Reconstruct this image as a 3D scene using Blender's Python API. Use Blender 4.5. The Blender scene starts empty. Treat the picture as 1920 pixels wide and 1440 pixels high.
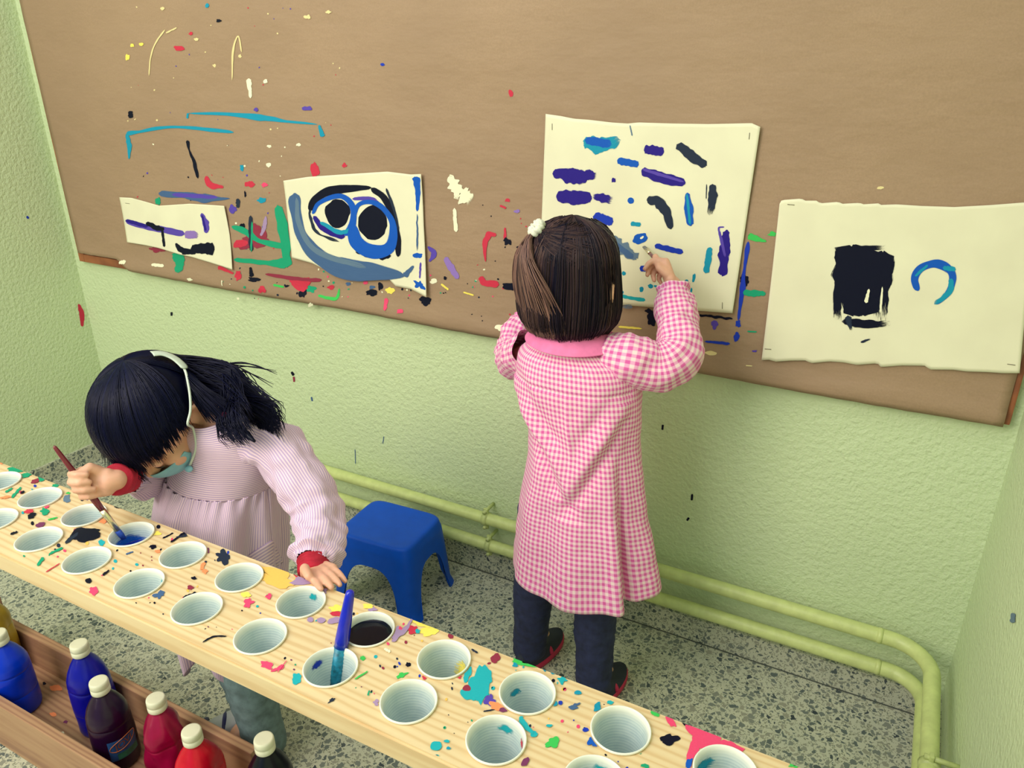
import bpy, bmesh, math, random
import numpy as np
from mathutils import Vector, Matrix, noise

random.seed(7); rng = np.random.default_rng(7)
SC = bpy.context.scene
COL = SC.collection

# ------------------------------------------------------------------ camera
YAW, PITCH, ROLL, FPX = 28.03, 66.68, -0.24, 1433.24
CAMP = np.array([0.0, 0.0, 1.4])
def _rz(t): return np.array([[math.cos(t), -math.sin(t), 0], [math.sin(t), math.cos(t), 0], [0, 0, 1]])
def _rx(t): return np.array([[1, 0, 0], [0, math.cos(t), -math.sin(t)], [0, math.sin(t), math.cos(t)]])
RC = _rz(math.radians(YAW)) @ _rx(math.radians(PITCH)) @ _rz(math.radians(ROLL))
cam_d = bpy.data.cameras.new('camera'); cam_d.sensor_width = 36.0; cam_d.lens = FPX / 1920 * 36.0
cam_d.clip_start = 0.02
cam_o = bpy.data.objects.new('camera', cam_d); COL.objects.link(cam_o)
M4 = Matrix.Identity(4)
for i in range(3):
    for j in range(3): M4[i][j] = RC[i, j]
    M4[i][3] = CAMP[i]
cam_o.matrix_world = M4
SC.camera = cam_o

# ------------------------------------------------------------------ light
SC.view_settings.view_transform = 'Standard'; SC.view_settings.look = 'None'
SC.view_settings.gamma = 1.0; SC.view_settings.use_curve_mapping = False
SC.view_settings.exposure = 0.0
wd = bpy.data.worlds.new('room_light'); SC.world = wd; wd.use_nodes = True
wd.node_tree.nodes['Background'].inputs[0].default_value = (0.70, 0.93, 1.0, 1)
wd.node_tree.nodes['Background'].inputs[1].default_value = 0.46
def area_light(name, loc, target, size, size_y, power, color):
    l = bpy.data.lights.new(name, 'AREA'); l.shape = 'RECTANGLE'; l.size = size; l.size_y = size_y
    l.energy = power; l.color = color
    o = bpy.data.objects.new(name, l); COL.objects.link(o)
    o.location = loc
    o.rotation_euler = (Vector(target) - Vector(loc)).to_track_quat('-Z', 'Y').to_euler()
    return o
area_light('window_daylight', (-1.5, -0.9, 2.35), (-1.25, 1.6, 0.75), 1.6, 1.2, 49, (1.0, 0.94, 0.80))
area_light('side_fill', (-2.2, -1.6, 1.7), (0.24, 1.0, 0.8), 1.0, 1.2, 20, (1.0, 0.90, 0.66))  # added warm fill to brighten the right wall, no actual window
area_light('ceiling_lamp', (-0.9, 0.2, 3.0), (-0.9, 0.7, 0.0), 1.6, 1.2, 16, (1.0, 0.96, 0.86))

# ------------------------------------------------------------------ geometry helpers
D = 1.604            # back wall
YB = D - 0.022       # face of the notice board
FX_L, FX_R = -2.58, 0.24
def ray(u, v): return RC @ np.array([(u - 960) / FPX, -(v - 720) / FPX, -1.0])
def on(u, v, ax, val):
    d = ray(u, v); t = (val - CAMP[ax]) / d[ax]; return CAMP + t * d
def AY(u, v, y): return on(u, v, 1, y)
def AZ(u, v, z): return on(u, v, 2, z)
def KD(u, v, dep): return CAMP + dep * ray(u, v)
def depth(p): return float(-(RC.T @ (np.asarray(p) - CAMP))[2])
CR, CU, CN = RC[:, 0], RC[:, 1], RC[:, 2]      # camera right, up, towards viewer
def unit(v): v = np.asarray(v, float); return v / np.linalg.norm(v)
def camdir(r, u, n): return unit(CR * r + CU * u + CN * n)

def lin(c):
    c = np.asarray(c, float) / 255.0
    return tuple(np.where(c <= 0.04045, c / 12.92, ((c + 0.055) / 1.055) ** 2.4)) + (1.0,)

def tag(o, label=None, cat=None, group=None, kind=None):
    if label: o['label'] = label
    if cat: o['category'] = cat
    if group: o['group'] = group
    if kind: o['kind'] = kind
    return o
def empty(name, loc=(0, 0, 0)):
    o = bpy.data.objects.new(name, None); o.location = Vector(loc); o.empty_display_size = 0.02; COL.objects.link(o); return o
def put(name, me, mat=None, parent=None):
    o = bpy.data.objects.new(name, me); COL.objects.link(o)
    if mat is not None and len(me.materials) == 0: me.materials.append(mat)
    if parent is not None:
        o.parent = parent; o.matrix_parent_inverse = Matrix.Translation(parent_loc(parent)).inverted()
    return o
def parent_loc(p):
    l = Vector(p.location)
    if p.parent is not None: l = l + Vector(p.matrix_parent_inverse.translation) + parent_loc(p.parent)
    return l
def mk(name, V, Fc, mat=None, parent=None, uv=None, smooth=True, attr=None):
    me = bpy.data.meshes.new(name)
    V = np.asarray(V, float)
    me.from_pydata([tuple(v) for v in V], [], [tuple(int(i) for i in f) for f in Fc])
    if smooth and len(me.polygons): me.polygons.foreach_set('use_smooth', np.ones(len(me.polygons), bool))
    if uv is not None:
        l = me.uv_layers.new(name='UVMap'); idx = np.zeros(len(me.loops), int); me.loops.foreach_get('vertex_index', idx)
        l.data.foreach_set('uv', np.asarray(uv, float)[idx].ravel())
    if attr:
        for k, a in attr.items():
            at_ = me.attributes.new(k, 'FLOAT', 'POINT'); at_.data.foreach_set('value', np.asarray(a, float))
    me.update()
    return put(name, me, mat, parent)
def gridfaces(nr, nc, closed=False):
    f = []
    for i in range(nr - 1):
        for j in range(nc if closed else nc - 1):
            k = (j + 1) % nc
            f.append((i * nc + j, i * nc + k, (i + 1) * nc + k, (i + 1) * nc + j))
    return f
def box_bm(bm, lo, hi):
    x0, y0, z0 = lo; x1, y1, z1 = hi
    v = [bm.verts.new(p) for p in ((x0, y0, z0), (x1, y0, z0), (x1, y1, z0), (x0, y1, z0), (x0, y0, z1), (x1, y0, z1), (x1, y1, z1), (x0, y1, z1))]
    for f in ((0, 3, 2, 1), (4, 5, 6, 7), (0, 1, 5, 4), (1, 2, 6, 5), (2, 3, 7, 6), (3, 0, 4, 7)): bm.faces.new([v[i] for i in f])
def box(name, lo, hi, mat, parent=None, bevel=0.0):
    bm = bmesh.new(); box_bm(bm, lo, hi)
    if bevel: bmesh.ops.bevel(bm, geom=bm.edges[:], offset=bevel, segments=2, affect='EDGES', profile=0.6)
    me = bpy.data.meshes.new(name); bm.to_mesh(me); bm.free()
    return put(name, me, mat, parent)
def catmull(P, n):
    P = np.asarray(P, float); m = len(P)
    if m == 2: return P[0] + np.linspace(0, 1, n)[:, None] * (P[1] - P[0])
    t = np.linspace(0, m - 1, n); out = []
    for s in t:
        i = min(int(s), m - 2); f = s - i
        p0 = P[i - 1] if i > 0 else 2 * P[0] - P[1]; p1 = P[i]; p2 = P[i + 1]; p3 = P[i + 2] if i + 2 < m else 2 * P[-1] - P[-2]
        out.append(0.5 * ((2 * p1) + (-p0 + p2) * f + (2 * p0 - 5 * p1 + 4 * p2 - p3) * f * f + (-p0 + 3 * p1 - 3 * p2 + p3) * f ** 3))
    return np.array(out)
def frames(P):
    T = np.gradient(P, axis=0); T /= np.linalg.norm(T, axis=1)[:, None] + 1e-12
    ref = np.array([0, 0, 1.0]) if abs(T[0][2]) < 0.9 else np.array([1.0, 0, 0])
    N = [unit(np.cross(np.cross(T[0], ref), T[0]))]
    for i in range(1, len(P)):
        n = N[-1] - T[i] * np.dot(N[-1], T[i]); N.append(unit(n))
    N = np.array(N); B = np.cross(T, N); return T, N, B
def tube_arr(P, rad, seg=16, caps=True, wr=None):
    P = np.asarray(P, float); rad = np.broadcast_to(np.asarray(rad, float), (len(P),))
    T, N, B = frames(P); th = np.linspace(0, 2 * math.pi, seg, endpoint=False)
    V = []; UV = []; L = np.concatenate([[0], np.cumsum(np.linalg.norm(np.diff(P, axis=0), axis=1))]); rr = float(np.mean(rad))
    for i in range(len(P)):
        for t in th:
            r = rad[i]
            if wr is not None: r = r + wr(i / (len(P) - 1), t, P[i] + (N[i] * math.cos(t) + B[i] * math.sin(t)) * r)
            V.append(P[i] + (N[i] * math.cos(t) + B[i] * math.sin(t)) * r); UV.append((t * rr, L[i]))
    Fc = gridfaces(len(P), seg, True)
    if caps: Fc = [tuple(reversed(range(seg)))] + Fc + [tuple(range((len(P) - 1) * seg, len(P) * seg))]
    return np.array(V), Fc, np.array(UV)
def tube(name, P, rad, mat, parent=None, seg=16, caps=True, wr=None, smooth=True):
    V, Fc, UV = tube_arr(P, rad, seg, caps, wr)
    return mk(name, V, Fc, mat, parent, UV, smooth)
def lathe(name, prof, seg, mat, parent=None, loc=(0, 0, 0), disp=None):
    V = []
    for (r, z) in prof:
        for k in range(seg):
            t = 2 * math.pi * k / seg; rr = r
            if disp: rr = r + disp(t, z)
            V.append((loc[0] + rr * math.cos(t), loc[1] + rr * math.sin(t), loc[2] + z))
    Fc = gridfaces(len(prof), seg, True)
    return mk(name, V, Fc, mat, parent)
def shade_auto(o, ang=40):
    me = o.data; me.polygons.foreach_set('use_smooth', np.ones(len(me.polygons), bool))
    try: me.set_sharp_from_angle(angle=math.radians(ang))
    except Exception: pass
    return o

# ------------------------------------------------------------------ materials
MATS = {}
class NT:
    def __init__(s, name):
        s.m = bpy.data.materials.new(name); s.m.use_nodes = True; s.t = s.m.node_tree; s.n = s.t.nodes; s.p = s.n['Principled BSDF']; MATS[name] = s.m
    def add(s, typ, **kw):
        n = s.n.new(typ)
        for k, v in kw.items():
            if k.startswith('i_'): n.inputs[k[2:].replace('_', ' ')].default_value = v
            elif k.startswith('n_'): n.inputs[int(k[2:])].default_value = v
            else: setattr(n, k, v)
        return n
    def link(s, a, b): s.t.links.new(a, b)
    def math(s, op, a, b=None, c=None):
        n = s.n.new('ShaderNodeMath'); n.operation = op
        for i, x in enumerate((a, b, c)):
            if x is None: continue
            if isinstance(x, (int, float)): n.inputs[i].default_value = x
            else: s.link(x, n.inputs[i])
        return n.outputs[0]
    def mix(s, fac, a, b):
        n = s.n.new('ShaderNodeMix'); n.data_type = 'RGBA'
        for x, i in ((fac, 0), (a, 6), (b, 7)):
            if isinstance(x, (int, float, tuple)): n.inputs[i].default_value = x
            else: s.link(x, n.inputs[i])
        return n.outputs[2]
    def coord(s, which='Object', scale=(1, 1, 1)):
        tc = s.n.new('ShaderNodeTexCoord'); mp = s.n.new('ShaderNodeMapping'); mp.inputs['Scale'].default_value = scale
        s.link(tc.outputs[which], mp.inputs['Vector']); return mp.outputs[0]
    def noise(s, vec, scale, detail=3, rough=0.5):
        n = s.n.new('ShaderNodeTexNoise'); n.inputs['Scale'].default_value = scale; n.inputs['Detail'].default_value = detail; n.inputs['Roughness'].default_value = rough
        s.link(vec, n.inputs['Vector']); return n.outputs['Fac']
    def ramp(s, fac, stops):
        n = s.n.new('ShaderNodeValToRGB'); e = n.color_ramp.elements
        while len(e) < len(stops): e.new(0.5)
        for i, (p, c) in enumerate(stops): e[i].position = p; e[i].color = c
        s.link(fac, n.inputs[0]); return n.outputs[0]
    def bump(s, h, strength, dist):
        n = s.n.new('ShaderNodeBump'); n.inputs['Strength'].default_value = strength; n.inputs['Distance'].default_value = dist
        s.link(h, n.inputs['Height']); s.link(n.outputs[0], s.p.inputs['Normal'])
    def base(s, c):
        if isinstance(c, tuple): s.p.inputs['Base Color'].default_value = c
        else: s.link(c, s.p.inputs['Base Color'])
    def rough(s, r): s.p.inputs['Roughness'].default_value = r
def plain(name, c, rough=0.5, var=0.06, vscale=25, bump=0, bscale=200, **kw):
    m = NT(name); v = m.coord()
    col = lin(c); dk = tuple(x * (1 - 2 * var) for x in col[:3]) + (1,); lt = tuple(min(1, x * (1 + 2 * var)) for x in col[:3]) + (1,)
    m.base(m.ramp(m.noise(v, vscale), [(0.3, dk), (0.7, lt)])); m.rough(rough)
    if bump: m.bump(m.noise(v, bscale, 2), bump, 0.002)
    for k, x in kw.items(): m.p.inputs[k.replace('_', ' ')].default_value = x
    return m.m

# painted stucco wall
m = NT('stucco_green'); v = m.coord()
m.base(m.ramp(m.noise(v, 1.3, 4), [(0.3, lin((200, 215, 174))), (0.7, lin((208, 222, 182)))])); m.rough(0.62)
m.bump(m.noise(v, 95, 3, 0.55), 0.75, 0.006)
# terrazzo
def terrazzo(name):
    m = NT(name); v = m.coord()
    wob = m.n.new('ShaderNodeVectorMath'); wob.operation = 'ADD'
    nz = m.n.new('ShaderNodeTexNoise'); nz.inputs['Scale'].default_value = 90; m.link(v, nz.inputs['Vector'])
    sc = m.n.new('ShaderNodeVectorMath'); sc.operation = 'SCALE'; sc.inputs['Scale'].default_value = 0.016; m.link(nz.outputs['Color'], sc.inputs[0])
    m.link(v, wob.inputs[0]); m.link(sc.outputs[0], wob.inputs[1])
    def vor(scale, feat='F1'):
        n = m.n.new('ShaderNodeTexVoronoi'); n.feature = feat; n.inputs['Scale'].default_value = scale; m.link(wob.outputs[0], n.inputs['Vector']); return n
    a = vor(76); e = vor(76, 'DISTANCE_TO_EDGE')
    sep = m.n.new('ShaderNodeSeparateColor'); m.link(a.outputs['Color'], sep.inputs[0])
    thr = m.math('MULTIPLY_ADD', sep.outputs[1], 0.30, 0.05)
    chip = m.math('GREATER_THAN', e.outputs['Distance'], thr)
    chipc = m.ramp(sep.outputs[0], [(0.0, lin((50, 60, 72))), (0.12, lin((92, 102, 104))), (0.55, lin((124, 130, 126))), (1.0, lin((158, 156, 142)))])
    b = vor(190); b2 = vor(190, 'DISTANCE_TO_EDGE'); sb = m.n.new('ShaderNodeSeparateColor'); m.link(b.outputs['Color'], sb.inputs[0])
    small = m.math('MULTIPLY', m.math('GREATER_THAN', b2.outputs['Distance'], 0.16), m.math('GREATER_THAN', sb.outputs[0], 0.45))
    mat_c = m.mix(m.noise(v, 14), lin((186, 188, 174)), lin((208, 206, 186)))
    c1 = m.mix(small, mat_c, lin((138, 140, 124)))
    c2 = m.mix(chip, c1, chipc)
    m.base(c2); m.rough(0.42)
terrazzo('terrazzo')
# kraft paper
m = NT('kraft_paper'); v = m.coord()
m.base(m.mix(m.noise(v, 320, 2), m.ramp(m.noise(v, 3.0, 4), [(0.3, lin((160, 131, 108))), (0.7, lin((176, 145, 119)))]), lin((152, 125, 101)))); m.rough(0.7)
sv = m.coord('Object', (1.0, 1, 2.2)); m.bump(m.noise(sv, 5, 4, 0.55), 0.55, 0.014)
# white drawing paper
m = NT('drawing_paper'); v = m.coord(); m.base(m.ramp(m.noise(v, 9), [(0.3, lin((230, 224, 198))), (0.7, lin((238, 233, 206)))])); m.rough(0.75); m.bump(m.noise(v, 500, 2), 0.1, 0.001)
# pine
def wood(name, a, b, c, scale=(2.2, 26, 26), rough=0.5):
    m = NT(name); v = m.coord('Object', scale)
    w = m.n.new('ShaderNodeTexWave'); w.wave_type = 'BANDS'; w.bands_direction = 'Y'; w.inputs['Scale'].default_value = 1.1; w.inputs['Distortion'].default_value = 9.0; w.inputs['Detail'].default_value = 3; w.inputs['Detail Scale'].default_value = 0.8
    m.link(v, w.inputs['Vector'])
    g = m.noise(m.coord('Object', (6, 260, 260)), 1.0, 3)
    col = m.ramp(w.outputs['Fac'], [(0.0, lin(a)), (0.6, lin(b)), (1.0, lin(c))])
    m.base(m.mix(m.math('MULTIPLY', g, 0.35), col, lin(c))); m.rough(rough); m.bump(g, 0.12, 0.001)
wood('pine', (232, 209, 170), (228, 202, 160), (216, 184, 140))
wood('box_wood', (190, 150, 118), (180, 138, 108), (158, 116, 94))
wood('frame_wood', (172, 106, 68), (156, 92, 58), (130, 74, 50), scale=(8, 8, 8))
plain('pipe_paint', (198, 208, 138), 0.4, 0.05, 40, 0.15, 120)
plain('stool_blue', (0, 80, 208), 0.45, 0.03, 30, 0.1, 300, Specular_IOR_Level=0.25)
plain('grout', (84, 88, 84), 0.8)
plain('cup_white', (236, 238, 232), 0.35, 0.02, 30, Transmission_Weight=0.0, Subsurface_Weight=0.25, Subsurface_Radius=(0.01, 0.01, 0.01))
# cup plastic: clean rim; interior shade painted as blue-grey on the walls, faint dried-wash rings
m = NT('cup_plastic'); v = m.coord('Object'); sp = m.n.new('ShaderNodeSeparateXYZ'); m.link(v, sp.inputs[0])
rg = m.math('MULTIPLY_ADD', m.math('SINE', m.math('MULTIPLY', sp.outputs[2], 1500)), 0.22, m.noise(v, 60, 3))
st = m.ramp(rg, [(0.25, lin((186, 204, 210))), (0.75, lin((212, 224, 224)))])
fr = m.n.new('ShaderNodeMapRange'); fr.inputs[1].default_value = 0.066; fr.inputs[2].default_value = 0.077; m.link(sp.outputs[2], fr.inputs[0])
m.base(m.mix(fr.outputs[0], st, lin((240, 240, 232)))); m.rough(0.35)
plain('paper_edge', (222, 214, 182), 0.7)
plain('cap_white', (238, 236, 214), 0.45, 0.03)
plain('skin', (228, 172, 148), 0.5, 0.05, 40, Subsurface_Weight=0.15, Subsurface_Radius=(0.01, 0.004, 0.003))
plain('red_knit', (176, 18, 50), 0.8, 0.08, 60, 0.3, 500)
plain('mask_blue', (140, 192, 212), 0.7, 0.04, 60, 0.2, 600)
plain('strap_white', (206, 216, 206), 0.4)
plain('scrunchie_white', (232, 232, 218), 0.8, 0.1, 200, 0.5, 300)
plain('collar_pink', (244, 126, 184), 0.75, 0.04, 60, 0.2, 500)
plain('jeans_navy', (38, 44, 82), 0.8, 0.15, 60, 0.3, 600)
plain('jeans_grey', (104, 126, 134), 0.8, 0.12, 60, 0.3, 600)
plain('shoe_navy', (22, 26, 92), 0.5)
plain('shoe_white', (168, 172, 182), 0.5)
plain('shoe_yellow', (186, 186, 112), 0.5)
plain('shoe_pink', (206, 44, 92), 0.5)
plain('shoe_dark', (40, 44, 66), 0.6)
plain('handle_red', (118, 36, 52), 0.25, 0.06, 60, Coat_Weight=0.4)
plain('handle_blue', (10, 30, 196), 0.25, 0.04, 60, Coat_Weight=0.4)
plain('ferrule_metal', (226, 214, 178), 0.25, 0.03, 60, Metallic=0.85)
plain('bristle_blue', (30, 70, 170), 0.7, 0.15, 300, 0.4, 900)
plain('bristle_grey', (120, 116, 112), 0.8, 0.15, 300)
plain('eye_white', (235, 232, 226), 0.2)
plain('eye_dark', (30, 20, 24), 0.15)
plain('lip', (204, 120, 116), 0.5)
plain('staple_metal', (120, 112, 96), 0.3, Metallic=0.8)
plain('clamp_paint', (188, 198, 132), 0.45, 0.08, 60)
plain('hidden_board', (160, 130, 100), 0.8)
for nme, c in dict(bottle_blue=(0, 50, 204), bottle_ultramarine=(8, 12, 160), bottle_purple=(34, 6, 44), bottle_magenta=(156, 8, 66), bottle_red=(204, 10, 44), bottle_black=(3, 5, 26), bottle_yellow=(176, 142, 38)).items():
    plain(nme, c, 0.30, 0.1, 18, Coat_Weight=0.15, Coat_Roughness=0.08, Specular_IOR_Level=0.3)
plain('label_blue', (40, 84, 150), 0.35, 0.25, 60); plain('label_orange', (206, 110, 50), 0.4); plain('label_green', (40, 110, 90), 0.4, 0.2, 80)
# fabrics
def gingham(name, p, c0, c1, c2):
    m = NT(name); v = m.coord('UV'); s = m.n.new('ShaderNodeSeparateXYZ'); m.link(v, s.inputs[0])
    def st(o):
        f = m.math('FRACT', m.math('DIVIDE', o, p)); t = m.math('ABSOLUTE', m.math('SUBTRACT', f, 0.5))
        n = m.n.new('ShaderNodeMapRange'); n.inputs[1].default_value = 0.20; n.inputs[2].default_value = 0.30; m.link(t, n.inputs[0]); return n.outputs[0]
    a = m.math('MULTIPLY', m.math('ADD', st(s.outputs[0]), st(s.outputs[1])), 0.5)
    m.base(m.ramp(a, [(0.0, lin(c0)), (0.5, lin(c1)), (1.0, lin(c2))])); m.rough(0.85)
    m.bump(m.noise(m.coord('UV'), 900, 2), 0.25, 0.001)
    m.p.inputs['Sheen Weight'].default_value = 0.15
gingham('gingham_pink', 0.0110, (248, 218, 222), (240, 164, 206), (222, 92, 170))
def striped(name, p, c0, c1, axis=0):
    m = NT(name); v = m.coord('UV'); s = m.n.new('ShaderNodeSeparateXYZ'); m.link(v, s.inputs[0])
    f = m.math('FRACT', m.math('DIVIDE', s.outputs[axis], p)); t = m.math('ABSOLUTE', m.math('SUBTRACT', f, 0.5))
    n = m.n.new('ShaderNodeMapRange'); n.inputs[1].default_value = 0.15; n.inputs[2].default_value = 0.35; m.link(t, n.inputs[0])
    m.base(m.mix(n.outputs[0], lin(c0), lin(c1))); m.rough(0.85); m.bump(m.noise(m.coord('UV'), 700, 2), 0.25, 0.001)
    m.p.inputs['Sheen Weight'].default_value = 0.15
striped('lilac_vertical', 0.0042, (234, 206, 224), (190, 162, 206), 0)
striped('lilac_horizontal', 0.0050, (238, 210, 224), (190, 160, 204), 1)
# hair: tint attribute per strand
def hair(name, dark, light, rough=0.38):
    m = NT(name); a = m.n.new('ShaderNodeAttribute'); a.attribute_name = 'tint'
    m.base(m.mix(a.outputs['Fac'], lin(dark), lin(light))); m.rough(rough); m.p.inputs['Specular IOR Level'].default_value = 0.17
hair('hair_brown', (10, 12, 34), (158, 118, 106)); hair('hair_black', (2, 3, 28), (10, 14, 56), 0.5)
# paint: ragged dry brush through the 'dry' attribute
def paint(name, c, c2=None, rough=0.55):
    m = NT('paint_' + name); v = m.coord('UV', (3.0, 42, 1)); c2 = c2 or tuple(min(255, x + (5 if max(c) < 70 else 16)) for x in c); m.p.inputs['Specular IOR Level'].default_value = 0.18
    m.base(m.mix(m.noise(m.coord('UV', (2, 9, 1)), 3, 3), lin(c), lin(c2))); m.rough(rough)
    a = m.n.new('ShaderNodeAttribute'); a.attribute_name = 'dry'
    nz = m.noise(v, 1.0, 4, 0.65)
    keep = m.math('GREATER_THAN', nz, m.math('MULTIPLY', a.outputs['Fac'], 0.95))
    tr = m.n.new('ShaderNodeBsdfTransparent'); mx = m.n.new('ShaderNodeMixShader'); out = m.n['Material Output']
    m.link(keep, mx.inputs[0]); m.link(tr.outputs[0], mx.inputs[1]); m.link(m.p.outputs[0], mx.inputs[2]); m.link(mx.outputs[0], out.inputs['Surface'])
for k, c in dict(navy=(4, 8, 34), black=(10, 14, 38), indigo=(34, 18, 128), purple=(82, 62, 168), lilac=(138, 108, 186), teal=(16, 140, 176), blue=(10, 80, 186), deepblue=(20, 50, 176), slate=(62, 92, 138), greyblue=(92, 116, 142), charcoal=(34, 44, 66), green=(20, 150, 112), leaf=(56, 184, 84), red=(196, 44, 70), pink=(226, 66, 112), maroon=(138, 42, 66), white=(236, 232, 204), cream=(222, 204, 150), yellow=(238, 218, 96), ochre=(236, 186, 92), orange=(246, 140, 92), turquoise=(26, 164, 180), plum=(112, 48, 92), mauve=(160, 132, 176), skyblue=(70, 140, 200)).items():
    paint(k, c)
plain('paint_in_cup_black', (2, 3, 22), 0.16, 0.02, Specular_IOR_Level=0.25); plain('paint_in_cup_blue', (14, 50, 170), 0.15, 0.02)
# ================================================================== the setting
def struct(name, lo, hi, mat):
    o = box(name, lo, hi, MATS[mat]); o['kind'] = 'structure'; return o
Y0 = -3.2
struct('floor', (FX_L - 0.12, Y0, -0.08), (FX_R + 0.12, D + 0.12, 0.0), 'terrazzo')
wall_back = struct('wall_back', (FX_L - 0.12, D, 0.0), (FX_R + 0.12, D + 0.12, 2.7), 'stucco_green')
wall_left = struct('wall_left', (FX_L - 0.12, Y0, 0.0), (FX_L, D, 2.7), 'stucco_green')
wall_right = struct('wall_right', (FX_R, Y0, 0.0), (FX_R + 0.12, D, 2.7), 'stucco_green')
struct('baseboard_back', (FX_L, D - 0.010, 0.0), (FX_R, D, 0.072), 'terrazzo')
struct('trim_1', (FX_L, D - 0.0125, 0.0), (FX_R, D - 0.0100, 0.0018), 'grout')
struct('baseboard_left', (FX_L, Y0, 0.0), (FX_L + 0.010, D - 0.010, 0.072), 'terrazzo')
struct('baseboard_right', (FX_R - 0.010, Y0, 0.0), (FX_R, D - 0.010, 0.072), 'terrazzo')

# ------------------------------------------------------------------ paint marks
LAYER = [0]
def surf_pt(u, v, S):
    """S = (axis, value, disp) : paint lies on the plane axis=value, disp(x,z) is the relief of the sheet"""
    p = on(u, v, S[0], S[1])
    return p
def lift(P, S, h):
    P = np.array(P, float)
    if S[0] == 1: P[:, 1] = S[1] - np.array([S[2](p[0], p[2]) for p in P]) - h
    elif S[0] == 2:
        P[:, 2] = S[1] + h
        if S[1] > 0.5:      # keep paint on the wood: off the holes and inside the edges
            for cx in COLX:
                for cy in ROWY:
                    d = P[:, :2] - [cx, cy]; r = np.linalg.norm(d, axis=1); k = r < 0.0374
                    P[k, :2] = np.array([cx, cy]) + d[k] / (r[k][:, None] + 1e-6) * 0.0374
            P[:, 1] = np.clip(P[:, 1], 0.5225, 0.7005)
    else: P[:, 0] = S[1] + h * (1 if S[1] < -1 else -1)
    return P
def stroke(parent, S, pts, w, mat, dry=(0.0, 0.0), rag=0.12, seed=0, name='brush_stroke', taper=0.5):
    """brush mark along the traced points, w = width (number or list) in photograph pixels"""
    LAYER[0] += 1; h = 0.0009 + 0.00002 * (LAYER[0] % 40)
    rs = random.Random(seed + LAYER[0] * 13)
    P2 = catmull(np.array(pts, float), max(10, 7 * len(pts)))
    n = len(P2); ww = np.interp(np.linspace(0, 1, n), np.linspace(0, 1, len(w)), w) if hasattr(w, '__len__') else np.full(n, float(w))
    T = np.gradient(P2, axis=0); T /= np.linalg.norm(T, axis=1)[:, None] + 1e-9; Nn = np.stack([-T[:, 1], T[:, 0]], 1)
    nv = 7; V = []; UV = []; dr = []
    o1, o2 = rs.random() * 50, rs.random() * 50
    for i in range(n):
        t = i / (n - 1); e = 1.0
        if taper: e = min(1.0, (1 - abs(2 * t - 1) ** (4 / taper)) ** 0.5 + 0.22)
        a = 0.5 + rag * 1.3 * noise.noise((t * 7 + o1, o2, 0)); b = 0.5 + rag * 1.3 * noise.noise((t * 7 + o2, o1, 5))
        for j in range(nv):
            s = j / (nv - 1); off = (-a + (a + b) * s) * ww[i] * e
            q = P2[i] + Nn[i] * off
            if i in (0, n - 1): q = q + T[i] * (1 if i else -1) * rag * ww[i] * noise.noise((s * 4 + o1, i, o2))
            V.append(on(q[0], q[1], S[0], S[1])); UV.append((t * 2 + o1, s + o2))
            edge = max(0, abs(2 * s - 1) - 0.72) / 0.28
            dr.append(min(1.0, 0.58 * edge * (1 if rag > 0.05 else 0) + dry[0] * max(0, 1 - t / 0.3) ** 1.0 + dry[1] * max(0, (t - 0.45) / 0.55) ** 0.8))
    V = lift(V, S, h)
    return mk(name, V, gridfaces(n, nv), MATS['paint_' + mat], parent, UV, True, {'dry': dr})
def blob(parent, S, c, rx, ry, mat, ang=0, rag=0.35, seed=0, name='paint_splash', dry=0.0, n=26):
    LAYER[0] += 1; h = 0.0007 + 0.00002 * (LAYER[0] % 40)
    rs = random.Random(seed * 7 + LAYER[0]); o1, o2 = rs.random() * 90, rs.random() * 90
    V = [on(c[0], c[1], S[0], S[1])]; UV = [(o1, o2)]; dr = [dry]
    ca, sa = math.cos(math.radians(ang)), math.sin(math.radians(ang))
    for ring in (0.5, 1.0):
        for k in range(n):
            t = 2 * math.pi * k / n
            r = ring * (1 + rag * (noise.noise((math.cos(t) * 1.3 + o1, math.sin(t) * 1.3 + o2, 0)) * 1.4 + 0.45 * noise.noise((math.cos(t) * 4 + o1, math.sin(t) * 4 + o2, 3))))
            x, y = rx * r * math.cos(t), ry * r * math.sin(t)
            V.append(on(c[0] + x * ca - y * sa, c[1] + x * sa + y * ca, S[0], S[1])); UV.append((o1 + x / 30, o2 + y / 30)); dr.append(dry + 0.42 * (ring == 1) * (rag > 0.2))
    Fc = [(0, 1 + k, 1 + (k + 1) % n) for k in range(n)] + [(1 + k, 1 + n + k, 1 + n + (k + 1) % n, 1 + (k + 1) % n) for k in range(n)]
    V = lift(V, S, h)
    return mk(name, V, Fc, MATS['paint_' + mat], parent, UV, True, {'dry': dr})
def specks(parent, S, region, num, mats, seed, smin=1.0, smax=2.6, name='paint_specks'):
    """tiny drops too small to pick apart: one part per colour"""
    rs = random.Random(seed)
    for mi, mt in enumerate(mats):
        V = []; Fc = []; dr = []
        for k in range(num // len(mats)):
            u = rs.uniform(region[0], region[2]); v = rs.uniform(region[1], region[3])
            if len(region) > 4:
                v = region[1] + (u - region[0]) * region[4] + rs.uniform(0, region[3] - region[1])
            if S[0] == 2 and on_hole(u, v, 0.003): continue
            a = rs.uniform(smin, smax); b = a * rs.uniform(0.5, 1.1); o = len(V); an = rs.uniform(0, 3)
            for q in range(8):
                t = q * math.pi / 4; x, y = a * math.cos(t), b * math.sin(t)
                V.append(on(u + x * math.cos(an) - y * math.sin(an), v + x * math.sin(an) + y * math.cos(an), S[0], S[1])); dr.append(0)
            Fc.append(tuple(range(o, o + 8)))
        V = lift(V, S, 0.0006)
        o = mk(name, V, Fc, MATS['paint_' + mt], parent, [(0, 0)] * len(V), True, {'dry': dr}); o['kind'] = 'stuff'
flat = lambda x, z: 0.0
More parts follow.
